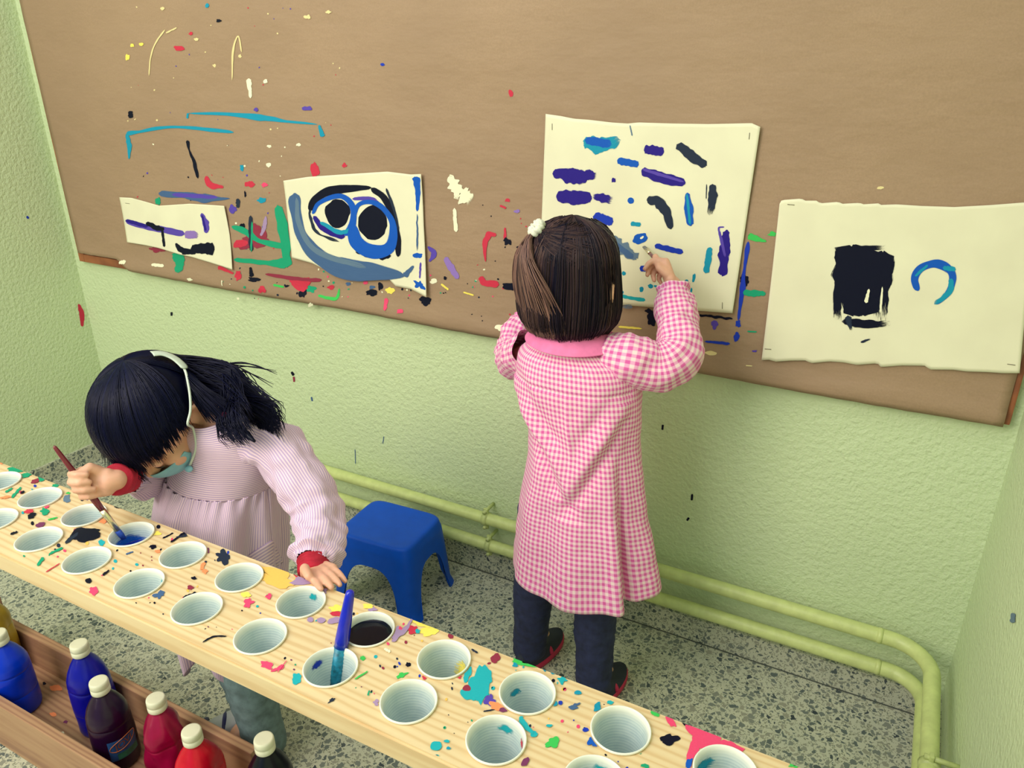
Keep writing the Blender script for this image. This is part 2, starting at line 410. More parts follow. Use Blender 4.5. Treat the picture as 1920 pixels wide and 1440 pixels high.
SWB = (1, D, flat); SWL = (0, FX_L, flat); SWR = (0, FX_R, flat)
# marks on the stucco of the back wall and left wall
for pts, w, mt in (([(547, 697), (551, 704)], 5, 'navy'), ([(551, 706), (552, 716)], 4, 'maroon'), ([(584, 744), (586, 752)], 3, 'slate'), ([(666, 842), (667, 870)], 1.4, 'slate'), ([(720, 818), (718, 832)], 1.4, 'slate'),
                   ([(1243, 796), (1242, 806)], 4, 'navy'), ([(1298, 926), (1297, 938)], 4, 'navy'), ([(1292, 970), (1288, 976)], 4, 'navy'), ([(322, 585), (322, 592)], 4, 'navy'), ([(1205, 1080), (1206, 1090)], 3, 'charcoal')):
    stroke(wall_back, SWB, pts, w, mt, name='paint_mark')
for pts, w, mt in (([(147, 570), (153, 590), (154, 612)], [5, 11, 5], 'red'), ([(50, 405), (53, 410)], 4, 'deepblue'), ([(152, 508), (153, 513)], 5, 'navy')):
    stroke(wall_left, SWL, pts, w, mt, name='paint_mark')
stroke(wall_right, SWR, [(1902, 1150), (1899, 1168)], [9, 9], 'greyblue', name='paint_mark')

# ------------------------------------------------------------------ heating pipes
def pipe(name, z, off, rad, label, clampx):
    y = D - off; xr = FX_R - off; r = 0.085 if z > 0.18 else 0.075
    P = [(FX_L + 0.005, y, z), (-1.6, y, z + 0.001), (-0.8, y, z)]
    for k in range(9):
        a = math.radians(90 - 90 * k / 8); P.append((xr - r + r * math.cos(a), y - r + r * math.sin(a), z))
    P += [(xr, 0.9, z), (xr, 0.0, z), (xr, -1.2, z), (xr, Y0 + 0.02, z)]
    P = np.array(P); dens = []
    for a, b in zip(P[:-1], P[1:]): dens += [a + (b - a) * t for t in np.linspace(0, 1, 3, endpoint=False)]
    dens.append(P[-1])
    root = empty(name, (FX_L, D, z)); tag(root, label, 'pipe', 'heating pipes along the skirting')
    tube('pipe_run', dens, rad, MATS['pipe_paint'], root, 20)
    for cx in (xr - r - 0.02, ):
        tube('weld_collar', [(cx - 0.006, y, z), (cx, y, z), (cx + 0.006, y, z)], [rad, rad + 0.0015, rad], MATS['pipe_paint'], root, 20)
    for (ax, c) in clampx:
        # bracket: band round the pipe, ears with bolts, stem into the wall
        cl = None
        if ax == 'x':
            cl = tube('pipe_clamp', [(c - 0.008, y, z), (c + 0.008, y, z)], rad + 0.0025, MATS['clamp_paint'], root, 20)
            for s in (1, -1):
                zz = z + s * (rad + 0.008)
                bx = box('clamp_ear', (c - 0.007, y - 0.004, zz - 0.008), (c + 0.007, y + 0.004, zz + 0.008), MATS['clamp_paint'], cl, 0.002)
                tube('clamp_bolt', [(c, y - 0.013, zz), (c, D, zz)], 0.005, MATS['clamp_paint'], cl, 8)
        else:
            cl = tube('pipe_clamp', [(xr, c - 0.008, z), (xr, c + 0.008, z)], rad + 0.0025, MATS['clamp_paint'], root, 20)
            for s in (1,):
                zz = z + s * (rad + 0.006)
                box('clamp_ear', (xr - 0.004, c - 0.007, zz - 0.008), (xr + 0.004, c + 0.007, zz + 0.008), MATS['clamp_paint'], cl, 0.002)
                tube('clamp_bolt', [(xr - 0.012, c, zz), (FX_R, c, zz)], 0.005, MATS['clamp_paint'], cl, 8)
pipe('heating_pipe', 0.214, 0.044, 0.0165, 'upper pale green heating pipe running above the other along the wall', [('x', -0.914), ('y', 1.23)])
pipe('heating_pipe', 0.128, 0.044, 0.0165, 'lower pale green heating pipe, the one nearest the floor', [('x', -0.905)])

# ------------------------------------------------------------------ notice board
BL = AY(148, 490, YB); BR = AY(1912, 800, YB)
bx0, bz0 = BL[0], BL[2]; bx1 = FX_R - 0.018; btop = 2.05
board = empty('notice_board', (0.5 * (bx0 + bx1), D, bz0)); tag(board, 'long wall-mounted pin board with brown wooden frame covered in kraft paper', 'notice board')
FW = 0.028
box('backing_panel', (bx0 + 0.01, D - 0.012, bz0 + 0.01), (bx1 - 0.01, D, btop - 0.01), MATS['hidden_board'], board)
box('frame_strip', (bx0, D - 0.020, bz0), (bx0 + FW, D, btop), MATS['frame_wood'], board, 0.003)
box('frame_strip', (bx1 - FW, D - 0.020, bz0), (bx1, D, btop), MATS['frame_wood'], board, 0.003)
box('frame_strip', (bx0 + FW, D - 0.020, bz0), (bx1 - FW, D, bz0 + FW), MATS['frame_wood'], board, 0.003)
box('frame_strip', (bx0 + FW, D - 0.020, btop - FW), (bx1 - FW, D, btop), MATS['frame_wood'], board, 0.003)

# kraft paper covering: wavy sheet, edges traced
def kdisp(x, z):
    e = 0.5 + 0.5 * math.tanh((z - (bz0 + 0.25)) * -6)
    a = 0.0048 * noise.noise((x * 2.2, z * 6, 1.0)) + 0.0018 * noise.noise((x * 9 + z * 5, z * 16, 4.0)) * (0.35 + e)
    rim = 0.007 * math.exp(-((z - (bz0 + 0.014)) / 0.020) ** 2)      # sheet riding over the lower frame strip
    return 0.0025 + max(-0.002, a) + rim
kx0 = bx0 + 0.012; kx1 = AY(1883, 790, YB)[0]
def kbot(x):
    t = (x - kx0) / (kx1 - kx0)
    s = 0.006 * noise.noise((x * 2.5, 3.3, 0)) + 0.0015 * noise.noise((x * 30, 0, 0))
    corner = 0.034 * max(0.0, min(1.0, (kx0 + 0.26 - x) / 0.05))
    return bz0 - 0.004 + s + corner
nx, nz = 150, 60; V = []; ztop = btop - 0.035
for i in range(nz):
    for j in range(nx):
        x = kx0 + (kx1 - kx0) * j / (nx - 1); zb = kbot(x); z = zb + (ztop - zb) * (i / (nz - 1)) ** 1.15
        xx = x + (0.003 * noise.noise((0, z * 7, 2)) if j in (0, nx - 1) else 0)
        V.append((xx, YB - kdisp(x, z), z))
kraft = mk('kraft_paper', V, gridfaces(nz, nx), MATS['kraft_paper'])
mod = kraft.modifiers.new('thickness', 'SOLIDIFY'); mod.thickness = 0.0006; mod.offset = -1
tag(kraft, 'brown kraft paper lining the pin board, spattered with paint', 'kraft paper')
SK = (1, YB, kdisp)
K = lambda pts, w, mt, dry=(0, 0), rag=0.14, **kw: stroke(kraft, SK, pts, w, mt, dry, rag, **kw)
Bk = lambda c, rx, ry, mt, ang=0, rag=0.4, **kw: blob(kraft, SK, c, rx, ry, mt, ang, rag, **kw)
# trace: left part
K([(240, 250), (244, 272), (243, 298)], [7, 10, 4], 'teal', (0.5, 0.2)); K([(240, 250), (262, 247), (300, 240), (340, 238), (395, 243), (440, 248)], [11, 6, 6, 5, 9, 7], 'teal', (0.2, 0.3))
K([(355, 212), (430, 214), (490, 220), (540, 227), (598, 233)], [4, 7, 13, 6, 3], 'teal', (0.4, 0.3)); K([(354, 212), (353, 222)], 4, 'teal'); K([(601, 234), (608, 256)], [4, 10], 'teal')
K([(247, 208), (249, 221)], 9, 'navy'); K([(353, 263), (357, 282), (367, 308), (373, 334)], [7, 3, 8, 6], 'navy', (0, 0.3))
K([(467, 147), (471, 184)], [10, 5], 'white'); K([(312, 56), (296, 78), (286, 105), (282, 142)], [4, 3, 3, 3], 'cream', (0.3, 0.4)); K([(436, 150), (440, 95), (450, 68), (456, 98)], [3, 4, 3, 3], 'cream', (0.3, 0.3)); K([(314, 62), (334, 52)], 3, 'cream')
for c, rx, ry, mt in (((340, 90), 11, 4, 'red'), ((361, 63), 4, 3, 'red'), ((241, 107), 4, 6, 'yellow'), ((250, 85), 4, 3, 'yellow'), ((267, 83), 4, 3, 'yellow'), ((306, 16), 4, 3, 'cream'), ((372, 74), 4, 3, 'cream'), ((413, 39), 4, 3, 'navy'), ((390, 11), 4, 4, 'teal'), ((578, 203), 9, 4, 'purple'), ((482, 206), 4, 4, 'purple'), ((499, 152), 4, 4, 'white'), ((579, 32), 6, 4, 'cream'), ((617, 23), 5, 3, 'cream'), ((404, 123), 3, 3, 'cream'), ((452, 105), 3, 3, 'cream'), ((719, 121), 4, 3, 'deepblue'), ((959, 175), 4, 6, 'red'), ((1651, 352), 6, 3, 'cream'), ((505, 309), 4, 4, 'white'), ((562, 271), 4, 3, 'white'), ((507, 274), 4, 3, 'white'), ((455, 315), 4, 6, 'teal'), ((461, 364), 2, 6, 'navy')):
    Bk(c, rx, ry, mt)
Bk((592, 318), 8, 14, 'red', 0, 0.3); K([(388, 330), (395, 346), (420, 351)], [6, 14, 5], 'red'); Bk((470, 345), 9, 6, 'red'); Bk((497, 346), 6, 4, 'pink'); Bk((647, 310), 4, 5, 'red')
K([(300, 362), (345, 366), (385, 372), (432, 372)], [16, 11, 18, 4], 'slate', (0.45, 0.4)); K([(325, 364), (410, 370)], 8, 'purple', (0.3, 0.3)); Bk((437, 392), 8, 7, 'purple'); Bk((299, 377), 6, 7, 'green'); K([(447, 372), (447, 390)], 8, 'charcoal', (0.5, 0.5)); Bk((492, 375), 8, 5, 'teal')
K([(523, 385), (530, 420), (537, 460), (541, 500)], [18, 20, 18, 16], 'green'); K([(541, 494), (500, 492), (440, 486)], [22, 10, 9], 'green', (0, 0.2)); K([(436, 424), (465, 436), (490, 452), (538, 462)], [9, 14, 9, 15], 'green', (0.2, 0.2))
Bk((478, 452), 28, 14, 'maroon', -8, 0.5); Bk((452, 456), 12, 7, 'red', 0, 0.5); Bk((482, 432), 14, 9, 'maroon', 60, 0.5); K([(471, 404), (471, 440), (474, 470)], [9, 7, 9], 'charcoal', (0.3, 0.3)); K([(474, 415), (473, 472)], 4, 'green', (0.4, 0.4)); K([(500, 405), (497, 425), (490, 442)], [5, 9, 6], 'mauve', (0.3, 0.4)); Bk((455, 425), 5, 8, 'navy', 30)
K([(333, 472), (337, 490), (338, 510)], [24, 20, 16], 'green', (0, 0.5)); Bk((296, 468), 16, 6, 'maroon', 8, 0.6)
K([(410, 500), (430, 508), (440, 512)], [8, 5, 4], 'red', (0, .4)); Bk((449, 516), 6, 9, 'red'); K([(500, 513), (545, 520), (575, 523), (605, 524)], [5, 8, 6, 9], 'maroon', (0, 0.2)); Bk((566, 533), 18, 9, 'red', 25, 0.4); Bk((575, 528), 12, 8, 'red', -20)
K([(472, 500), (475, 518)], [4, 9], 'navy'); Bk((480, 523), 12, 4, 'navy', 8); Bk((496, 541), 7, 7, 'red'); K([(515, 533), (536, 537)], 4, 'leaf'); Bk((541, 535), 4, 2, 'navy'); Bk((572, 548), 9, 6, 'navy', 60, 0.6); Bk((586, 541), 9, 6, 'green', 20); Bk((622, 538), 6, 4, 'red')
K([(600, 552), (618, 557), (634, 558), (638, 540)], [4, 5, 6, 3], 'leaf'); Bk((655, 532), 5, 3, 'slate'); Bk((698, 548), 10, 6, 'navy'); Bk((714, 537), 4, 7, 'navy'); Bk((699, 538), 5, 3, 'slate'); Bk((732, 544), 8, 6, 'yellow'); K([(726, 558), (726, 580)], [8, 6], 'pink', (0.2, 0.3)); Bk((754, 582), 6, 4, 'pink'); Bk((799, 564), 11, 8, 'navy'); Bk((686, 530), 4, 4, 'pink')
K([(803, 462), (815, 475), (806, 490)], [4, 12, 4], 'purple'); K([(836, 482), (848, 502), (860, 522)], [10, 13, 9], 'lilac'); Bk((815, 527), 7, 4, 'white'); K([(828, 532), (842, 543)], 4, 'yellow'); K([(870, 547), (890, 553)], 3, 'yellow'); Bk((836, 521), 3, 3, 'navy')
K([(845, 328), (855, 350), (862, 370)], [10, 30, 34], 'white', (0.45, 0.5), 0.3); K([(864, 360), (888, 380)], [30, 20], 'white', (0.4, 0.8), 0.3); K([(853, 390), (857, 434)], [6, 9], 'white'); K([(846, 330), (850, 345)], 9, 'white')
K([(240, 490), (228, 491)], [8, 6], 'white', (.3, .3)); K([(287, 495), (310, 498)], 6, 'white', (.3, .3)); Bk((360, 523), 5, 3, 'white'); K([(420, 524), (421, 535)], 2, 'white'); Bk((586, 570), 6, 3, 'white', -30)
# middle, behind and beside the standing child
K([(932, 440), (918, 440), (911, 458), (912, 490)], [6, 12, 9, 3], 'red', (0, 0)); K([(902, 518), (910, 530), (936, 533)], [10, 12, 12], 'red'); Bk((957, 537), 15, 7, 'navy', 5, 0.3); Bk((948, 440), 3, 10, 'red'); Bk((953, 453), 7, 6, 'navy', 40, 0.6); Bk((977, 464), 6, 4, 'navy'); K([(938, 385), (950, 390)], 4, 'red'); Bk((970, 396), 6, 3, 'lilac'); Bk((940, 612), 8, 5, 'white'); Bk((944, 630), 5, 3, 'cream'); Bk((952, 375), 5, 3, 'red')
K([(1160, 612), (1204, 616)], [5, 4], 'yellow', (.3, .2)); Bk((1222, 597), 9, 14, 'navy', 0, .3); Bk((1216, 583), 6, 5, 'navy'); K([(1310, 590), (1345, 593), (1375, 597)], [4, 5, 4], 'navy', (.3, .3), .5); Bk((1341, 607), 7, 8, 'purple', 0, .4); K([(1322, 639), (1370, 643)], [4, 6], 'deepblue', (.2, 0)); Bk((1334, 661), 11, 4, 'cream', 5, .2)
K([(1404, 452), (1400, 480), (1396, 505), (1393, 540), (1388, 575), (1385, 600)], [8, 9, 5, 12, 8, 4], 'deepblue', (0.2, 0.2), .3); Bk((1396, 524), 9, 12, 'navy', 0, .4); Bk((1382, 630), 5, 10, 'deepblue', 10, .3); Bk((1385, 605), 5, 7, 'deepblue'); K([(1404, 441), (1418, 446), (1438, 452)], [12, 12, 4], 'leaf', (0, .2)); Bk((1449, 438), 8, 4, 'leaf'); K([(1394, 548), (1420, 549), (1436, 550)], [10, 13, 8], 'green', (0, .3)); K([(1402, 620), (1420, 621)], 3, 'green', (.4, .4)); Bk((1416, 657), 4, 2, 'purple'); K([(1400, 683), (1412, 684)], 2, 'cream')
specks(kraft, SK, (230, 10, 640, 260), 34, ['cream', 'cream', 'red', 'purple'], 3, 0.8, 2.0)
specks(kraft, SK, (250, 270, 560, 470), 36, ['white', 'navy', 'red', 'purple'], 5, 0.8, 2.2)
specks(kraft, SK, (420, 500, 940, 560), 60, ['navy', 'pink', 'green', 'white', 'charcoal'], 6, 1.0, 2.6)
specks(kraft, SK, (880, 380, 990, 600), 16, ['navy', 'red'], 8, 1.0, 2.2)

# ------------------------------------------------------------------ drawing papers
def sheet(top, right, bottom, left, label, seed, curl=0.006, lift0=0.0065):
    """Coons patch between four traced edges, laid on the board with a slight curl"""
    n = 40; E = []
    def rs(pl, n, k=0):
        pl = np.array(pl, float); d = np.concatenate([[0], np.cumsum(np.linalg.norm(np.diff(pl, axis=0), axis=1))]); t = np.linspace(0, d[-1], n)
        return np.stack([np.interp(t, d, pl[:, 0]), np.interp(t, d, pl[:, 1])], 1)
    nu, nvv = 72, 48
    T, Bm, Lf, Rt = rs(top, nu), rs(bottom, nu), rs(left, nvv), rs(right, nvv)
    P = np.zeros((nvv, nu, 2))
    for i in range(nvv):
        t = i / (nvv - 1)
        for j in range(nu):
            s = j / (nu - 1)
            P[i, j] = (1 - t) * T[j] + t * Bm[j] + (1 - s) * Lf[i] + s * Rt[i] - ((1 - s) * (1 - t) * T[0] + s * (1 - t) * T[-1] + (1 - s) * t * Bm[0] + s * t * Bm[-1])
    W = np.array([[AY(p[0], p[1], YB) for p in row] for row in P])
    cx, cz = W[:, :, 0].mean(), W[:, :, 2].mean(); hx = (W[:, :, 0].max() - W[:, :, 0].min()) / 2; hz = (W[:, :, 2].max() - W[:, :, 2].min()) / 2
    def disp(x, z):
        a, b = (x - cx) / hx, (z - cz) / hz
        return lift0 + curl * (0.45 * a * a * b * b + 0.35 * (1 - b) * 0.5 * a * a + 0.3 * noise.noise((x * 5, z * 5, seed)) + 0.3 * b * b * (0.5 + 0.5 * math.sin(a * 5 + seed)))
    V = [(p[0], YB - disp(p[0], p[2]), p[2]) for row in W for p in row]
    o = mk('painted_sheet', V, gridfaces(nvv, nu), MATS['drawing_paper'])
    md = o.modifiers.new('thickness', 'SOLIDIFY'); md.thickness = 0.0006; md.offset = -1
    tag(o, label, 'painting', "children's paintings stapled to the board")
    return o, (1, YB, disp)
def jag(a, b, n, amp, seed):
    r = random.Random(seed); out = []
    for k in range(n + 1):
        t = k / n; x = a[0] + (b[0] - a[0]) * t; y = a[1] + (b[1] - a[1]) * t
        out.append((x + (r.uniform(-amp, amp) if 0 < k < n else 0), y + (r.uniform(-amp, amp) if 0 < k < n else 0)))
    return out
def staple(o, S, a, b):
    p, q = lift([on(a[0], a[1], 1, YB), on(b[0], b[1], 1, YB)], S, 0.0012)
    tube('staple', [p, (p + q) / 2, q], 0.0006, MATS['staple_metal'], o, 6)
# sheet 1 : small strip, far left
o, S = sheet([(229, 369), (250, 370), (275, 377), (302, 385), (360, 381), (425, 385)], [(425, 385), (434, 440), (441, 504)], [(244, 453), (278, 459), (300, 464), (340, 476), (365, 481), (441, 504)], [(229, 369), (236, 410), (244, 453)], 'narrow torn paper with purple line and black blot, leftmost on the board', 1.0)
q = lambda *a, **k: stroke(o, S, *a, **k)
q([(240, 413), (275, 424), (310, 430), (350, 438)], [8, 9, 13, 12], 'purple'); q([(240, 412), (282, 424)], 7, 'indigo'); q([(278, 417), (300, 427), (312, 429)], [8, 10, 6], 'navy'); q([(308, 430), (312, 462)], 5, 'navy'); q([(350, 438), (376, 440)], 16, 'lilac', (0.3, 0.6)); q([(382, 399), (390, 418), (391, 436)], [6, 12, 8], 'purple'); q([(383, 402), (390, 432)], 4, 'indigo')
q([(333, 455), (345, 468), (372, 470)], [5, 12, 8], 'navy', (.3, 0)); q([(362, 466), (406, 464)], [16, 24], 'navy', taper=0.3); q([(345, 472), (372, 474)], [8, 5], 'navy', (0.1, 0.3))
staple(o, S, (240, 380), (248, 381))
# sheet 2 : mask with two eyes
o, S = sheet([(536, 338), (580, 331), (650, 326), (730, 321), (775, 326), (795, 325)], [(795, 325), (798, 420), (806, 554)], [(554, 481), (590, 492), (620, 507), (680, 520), (730, 519), (745, 535), (775, 540), (806, 554)], [(536, 338), (544, 410), (554, 481)], 'paper painted with two black eyes ringed in blue over a slate-blue curve', 2.0, 0.010)
q = lambda *a, **k: stroke(o, S, *a, **k)
q([(556, 362), (560, 400), (570, 440), (595, 475), (640, 500), (700, 508), (762, 516)], [24, 20, 22, 28, 40, 34, 16], 'slate'); q([(560, 370), (566, 420), (600, 470), (690, 500)], [8, 9, 12, 14], 'greyblue', (.3, .5)); q([(762, 516), (780, 497)], [12, 5], 'slate')
q([(584, 394), (596, 372), (622, 357), (660, 352), (700, 351)], [12, 16, 18, 14, 8], 'navy'); q([(700, 352), (726, 372), (742, 410), (750, 450), (750, 480)], [12, 13, 12, 14, 12], 'navy', (0, .3)); q([(728, 352), (742, 390), (752, 430)], 5, 'charcoal', (.4, .5)); q([(584, 392), (586, 410), (600, 436), (640, 452)], [6, 6, 7, 6], 'charcoal', (.5, .5), .4)
q([(590, 400), (602, 380), (640, 366), (664, 385), (664, 420), (650, 440)], [8, 8, 9, 12, 14, 16], 'blue', (.2, .2)); q([(592, 404), (612, 428), (650, 444)], [8, 12, 12], 'indigo'); q([(604, 415), (640, 434), (662, 430)], [7, 9, 8], 'teal', (.2, .3)); q([(664, 420), (672, 450), (700, 470), (735, 462), (740, 420), (724, 392), (700, 378), (675, 384), (664, 410)], [18, 26, 26, 24, 12, 10, 9, 10, 12], 'blue', (0, .1)); q([(672, 440), (690, 470), (730, 468)], [10, 20, 16], 'deepblue', (.3, .3)); q([(664, 372), (700, 372), (720, 386)], [6, 8, 5], 'purple', (.3, .4)); q([(610, 372), (650, 370), (668, 392)], [5, 6, 7], 'purple', (.3, .3)); q([(716, 382), (736, 410), (738, 440)], [5, 6, 5], 'teal', (.2, .2))
blob(o, S, (636, 399), 24, 26, 'navy', 0, .12, name='brush_stroke'); blob(o, S, (703, 415), 28, 33, 'navy', 0, .12, name='brush_stroke')
q([(670, 470), (700, 478), (735, 480)], [8, 9, 12], 'navy', (.5, .2), .4)
q([(785, 330), (788, 360), (786, 395)], [16, 10, 5], 'blue'); q([(786, 400), (786, 470)], 4, 'slate', (.4, .6), .5); blob(o, S, (787, 478), 9, 5, 'blue'); q([(793, 490), (792, 520)], 4, 'purple', (.3, .4)); blob(o, S, (793, 532), 10, 8, 'blue', 30, .6)
# sheet 3 : the one being painted
o, S = sheet([(1027, 213), (1055, 217), (1080, 222), (1108, 224), (1150, 229), (1180, 231), (1200, 229), (1260, 231), (1330, 232), (1412, 230), (1428, 237)], [(1428, 237), (1406, 380), (1376, 584)], [(1012, 560), (1100, 566), (1170, 570), (1220, 574), (1300, 580), (1376, 584)], [(1027, 213), (1021, 350), (1012, 560)], 'largest paper, covered in separate blue, purple and charcoal brush marks', 3.0, 0.008)
q = lambda *a, **k: stroke(o, S, *a, **k)
q([(1098, 268), (1130, 271), (1166, 262)], [28, 34, 22], 'teal', (0, .55), .25); q([(1100, 262), (1150, 270)], [16, 20], 'blue', (.3, .5)); q([(1210, 280), (1228, 281), (1247, 284)], [16, 19, 14], 'indigo'); q([(1272, 270), (1296, 290), (1325, 311)], [16, 20, 16], 'charcoal'); q([(1160, 300), (1180, 304), (1200, 308)], [13, 14, 12], 'blue'); blob(o, S, (1180, 305), 5, 5, 'white', name='brush_stroke')
q([(1040, 323), (1075, 328), (1105, 333)], [16, 30, 26], 'indigo', (0, .1), .2); q([(1098, 326), (1126, 330)], [22, 16], 'indigo', (.5, .9)); q([(1205, 319), (1240, 331), (1287, 343)], [14, 22, 16], 'indigo'); q([(1206, 316), (1284, 340)], 6, 'purple', (.2, .4))
q([(1046, 367), (1080, 369), (1112, 369)], [20, 29, 18], 'indigo', (0, 0), .12); q([(1112, 366), (1135, 371), (1160, 378)], [12, 18, 22], 'indigo', (.75, .9)); blob(o, S, (1153, 337), 4, 4, 'indigo', name='brush_stroke'); blob(o, S, (1185, 375), 6, 6, 'blue', 0, .1, name='brush_stroke')
q([(1215, 373), (1236, 378), (1252, 398), (1260, 428)], [14, 20, 18, 12], 'charcoal', (0, .15)); q([(1291, 360), (1293, 390), (1297, 422)], [8, 17, 12], 'blue'); q([(1290, 362), (1296, 420)], 5, 'teal', (.2, .2)); q([(1338, 344), (1338, 370), (1333, 402)], [14, 18, 16], 'charcoal', (.2, .6)); q([(1327, 344), (1326, 372)], 2, 'charcoal', (.3, .4))
q([(1115, 405), (1133, 411), (1152, 414)], [18, 22, 16], 'deepblue', (0, 0), .15); q([(1185, 418), (1204, 420)], [8, 8], 'teal'); blob(o, S, (1203, 446), 14, 9, 'blue', -25, .2, name='brush_stroke'); blob(o, S, (1206, 444), 4, 2, 'white', -35, .2, name='brush_stroke')
q([(1146, 445), (1170, 464), (1196, 484)], [22, 26, 20], 'greyblue', (.3, .3), .25); q([(1150, 452), (1190, 482)], 12, 'slate', (.2, .2)); q([(1230, 459), (1255, 465), (1283, 471)], [10, 11, 9], 'deepblue'); q([(1202, 501), (1228, 504)], 11, 'deepblue'); q([(1333, 462), (1330, 485), (1326, 510)], [10, 13, 11], 'teal'); q([(1364, 430), (1361, 470), (1355, 515)], [14, 23, 20], 'indigo', (0, .3), .2); q([(1352, 440), (1350, 426), (1360, 424)], [4, 4, 3], 'purple', (.4, .4)); q([(1350, 430), (1362, 480)], 6, 'purple', (.4, .5))
q([(1168, 553), (1185, 557), (1212, 561)], [7, 6, 8], 'turquoise'); 
for c, rx, ry in (((1172, 511), 4, 4), ((1205, 541), 4, 5), ((1222, 535), 5, 4), ((1231, 535), 3, 2), ((1303, 519), 3, 8), ((1289, 527), 4, 5), ((1298, 543), 2, 5), ((1168, 546), 4, 3)): blob(o, S, c, rx, ry, 'teal', 10, .2, name='brush_stroke')
q([(1184, 234), (1188, 254)], [2, 3], 'greyblue'); blob(o, S, (1178, 573), 10, 4, 'greyblue', 0, .2, name='brush_stroke', dry=.5)
staple(o, S, (1408, 248), (1407, 260)); staple(o, S, (1357, 564), (1357, 576)); staple(o, S, (1039, 231), (1039, 243))
# sheet 4 : black rectangle and blue arc
tz = [(1463, 381), (1467, 374), (1505, 371), (1508, 375), (1535, 375), (1538, 380), (1575, 377), (1577, 381), (1614, 379), (1616, 382), (1648, 380), (1651, 383), (1682, 382), (1728, 385), (1790, 387), (1858, 383), (1932, 377)]
bz = [(1430, 672), (1447, 671), (1453, 675), (1484, 673), (1512, 673), (1522, 678), (1556, 675), (1582, 677), (1608, 682), (1646, 679), (1652, 686), (1690, 683), (1734, 683), (1744, 690), (1788, 690), (1812, 693), (1850, 694), (1880, 696), (1911, 696)]
o, S = sheet(tz, [(1932, 377), (1928, 520), (1911, 696)], bz, [(1463, 381), (1450, 500), (1430, 672)], 'wide torn paper with a black block and a blue horseshoe arc, rightmost on the board', 4.0, 0.006)
q = lambda *a, **k: stroke(o, S, *a, **k)
q([(1600, 458), (1598, 520), (1605, 590)], [70, 72, 52], 'navy', (0.15, .35), .08, taper=0.12); q([(1656, 470), (1650, 530), (1652, 608)], [50, 50, 34], 'navy', (.25, .7), .1, taper=.12); q([(1622, 462), (1616, 540), (1618, 590)], [60, 64, 60], 'navy', (.2, .25), .05, taper=.1); q([(1572, 520), (1570, 608)], [14, 22], 'navy', (.3, .8)); q([(1580, 600), (1630, 606), (1672, 604)], [16, 18, 14], 'navy', (.5, .7)); q([(1585, 466), (1670, 462)], [10, 12], 'navy', (.4, .8)); q([(1590, 590), (1597, 620)], [14, 6], 'charcoal', (.3, .7)); q([(1614, 640), (1636, 632)], [5, 4], 'charcoal', (.6, .8))
q([(1630, 540), (1624, 566)], [4, 8], 'white', (.2, .2)); q([(1655, 536), (1651, 585)], [3, 6], 'white', (.3, .5))
q([(1722, 543), (1715, 522), (1728, 500), (1756, 492), (1780, 504), (1786, 525), (1776, 550), (1756, 568)], [13, 15, 15, 16, 17, 15, 14, 9], 'blue', (0, .45)); q([(1768, 500), (1792, 503)], [8, 11], 'teal', (.2, .3)); q([(1784, 520), (1780, 545), (1752, 568)], [10, 12, 10], 'teal', (.2, .5)); q([(1716, 516), (1740, 495)], 5, 'teal', (.3, .3))
staple(o, S, (1478, 382), (1491, 383)); staple(o, S, (1436, 651), (1448, 652)); staple(o, S, (1888, 679), (1903, 681))
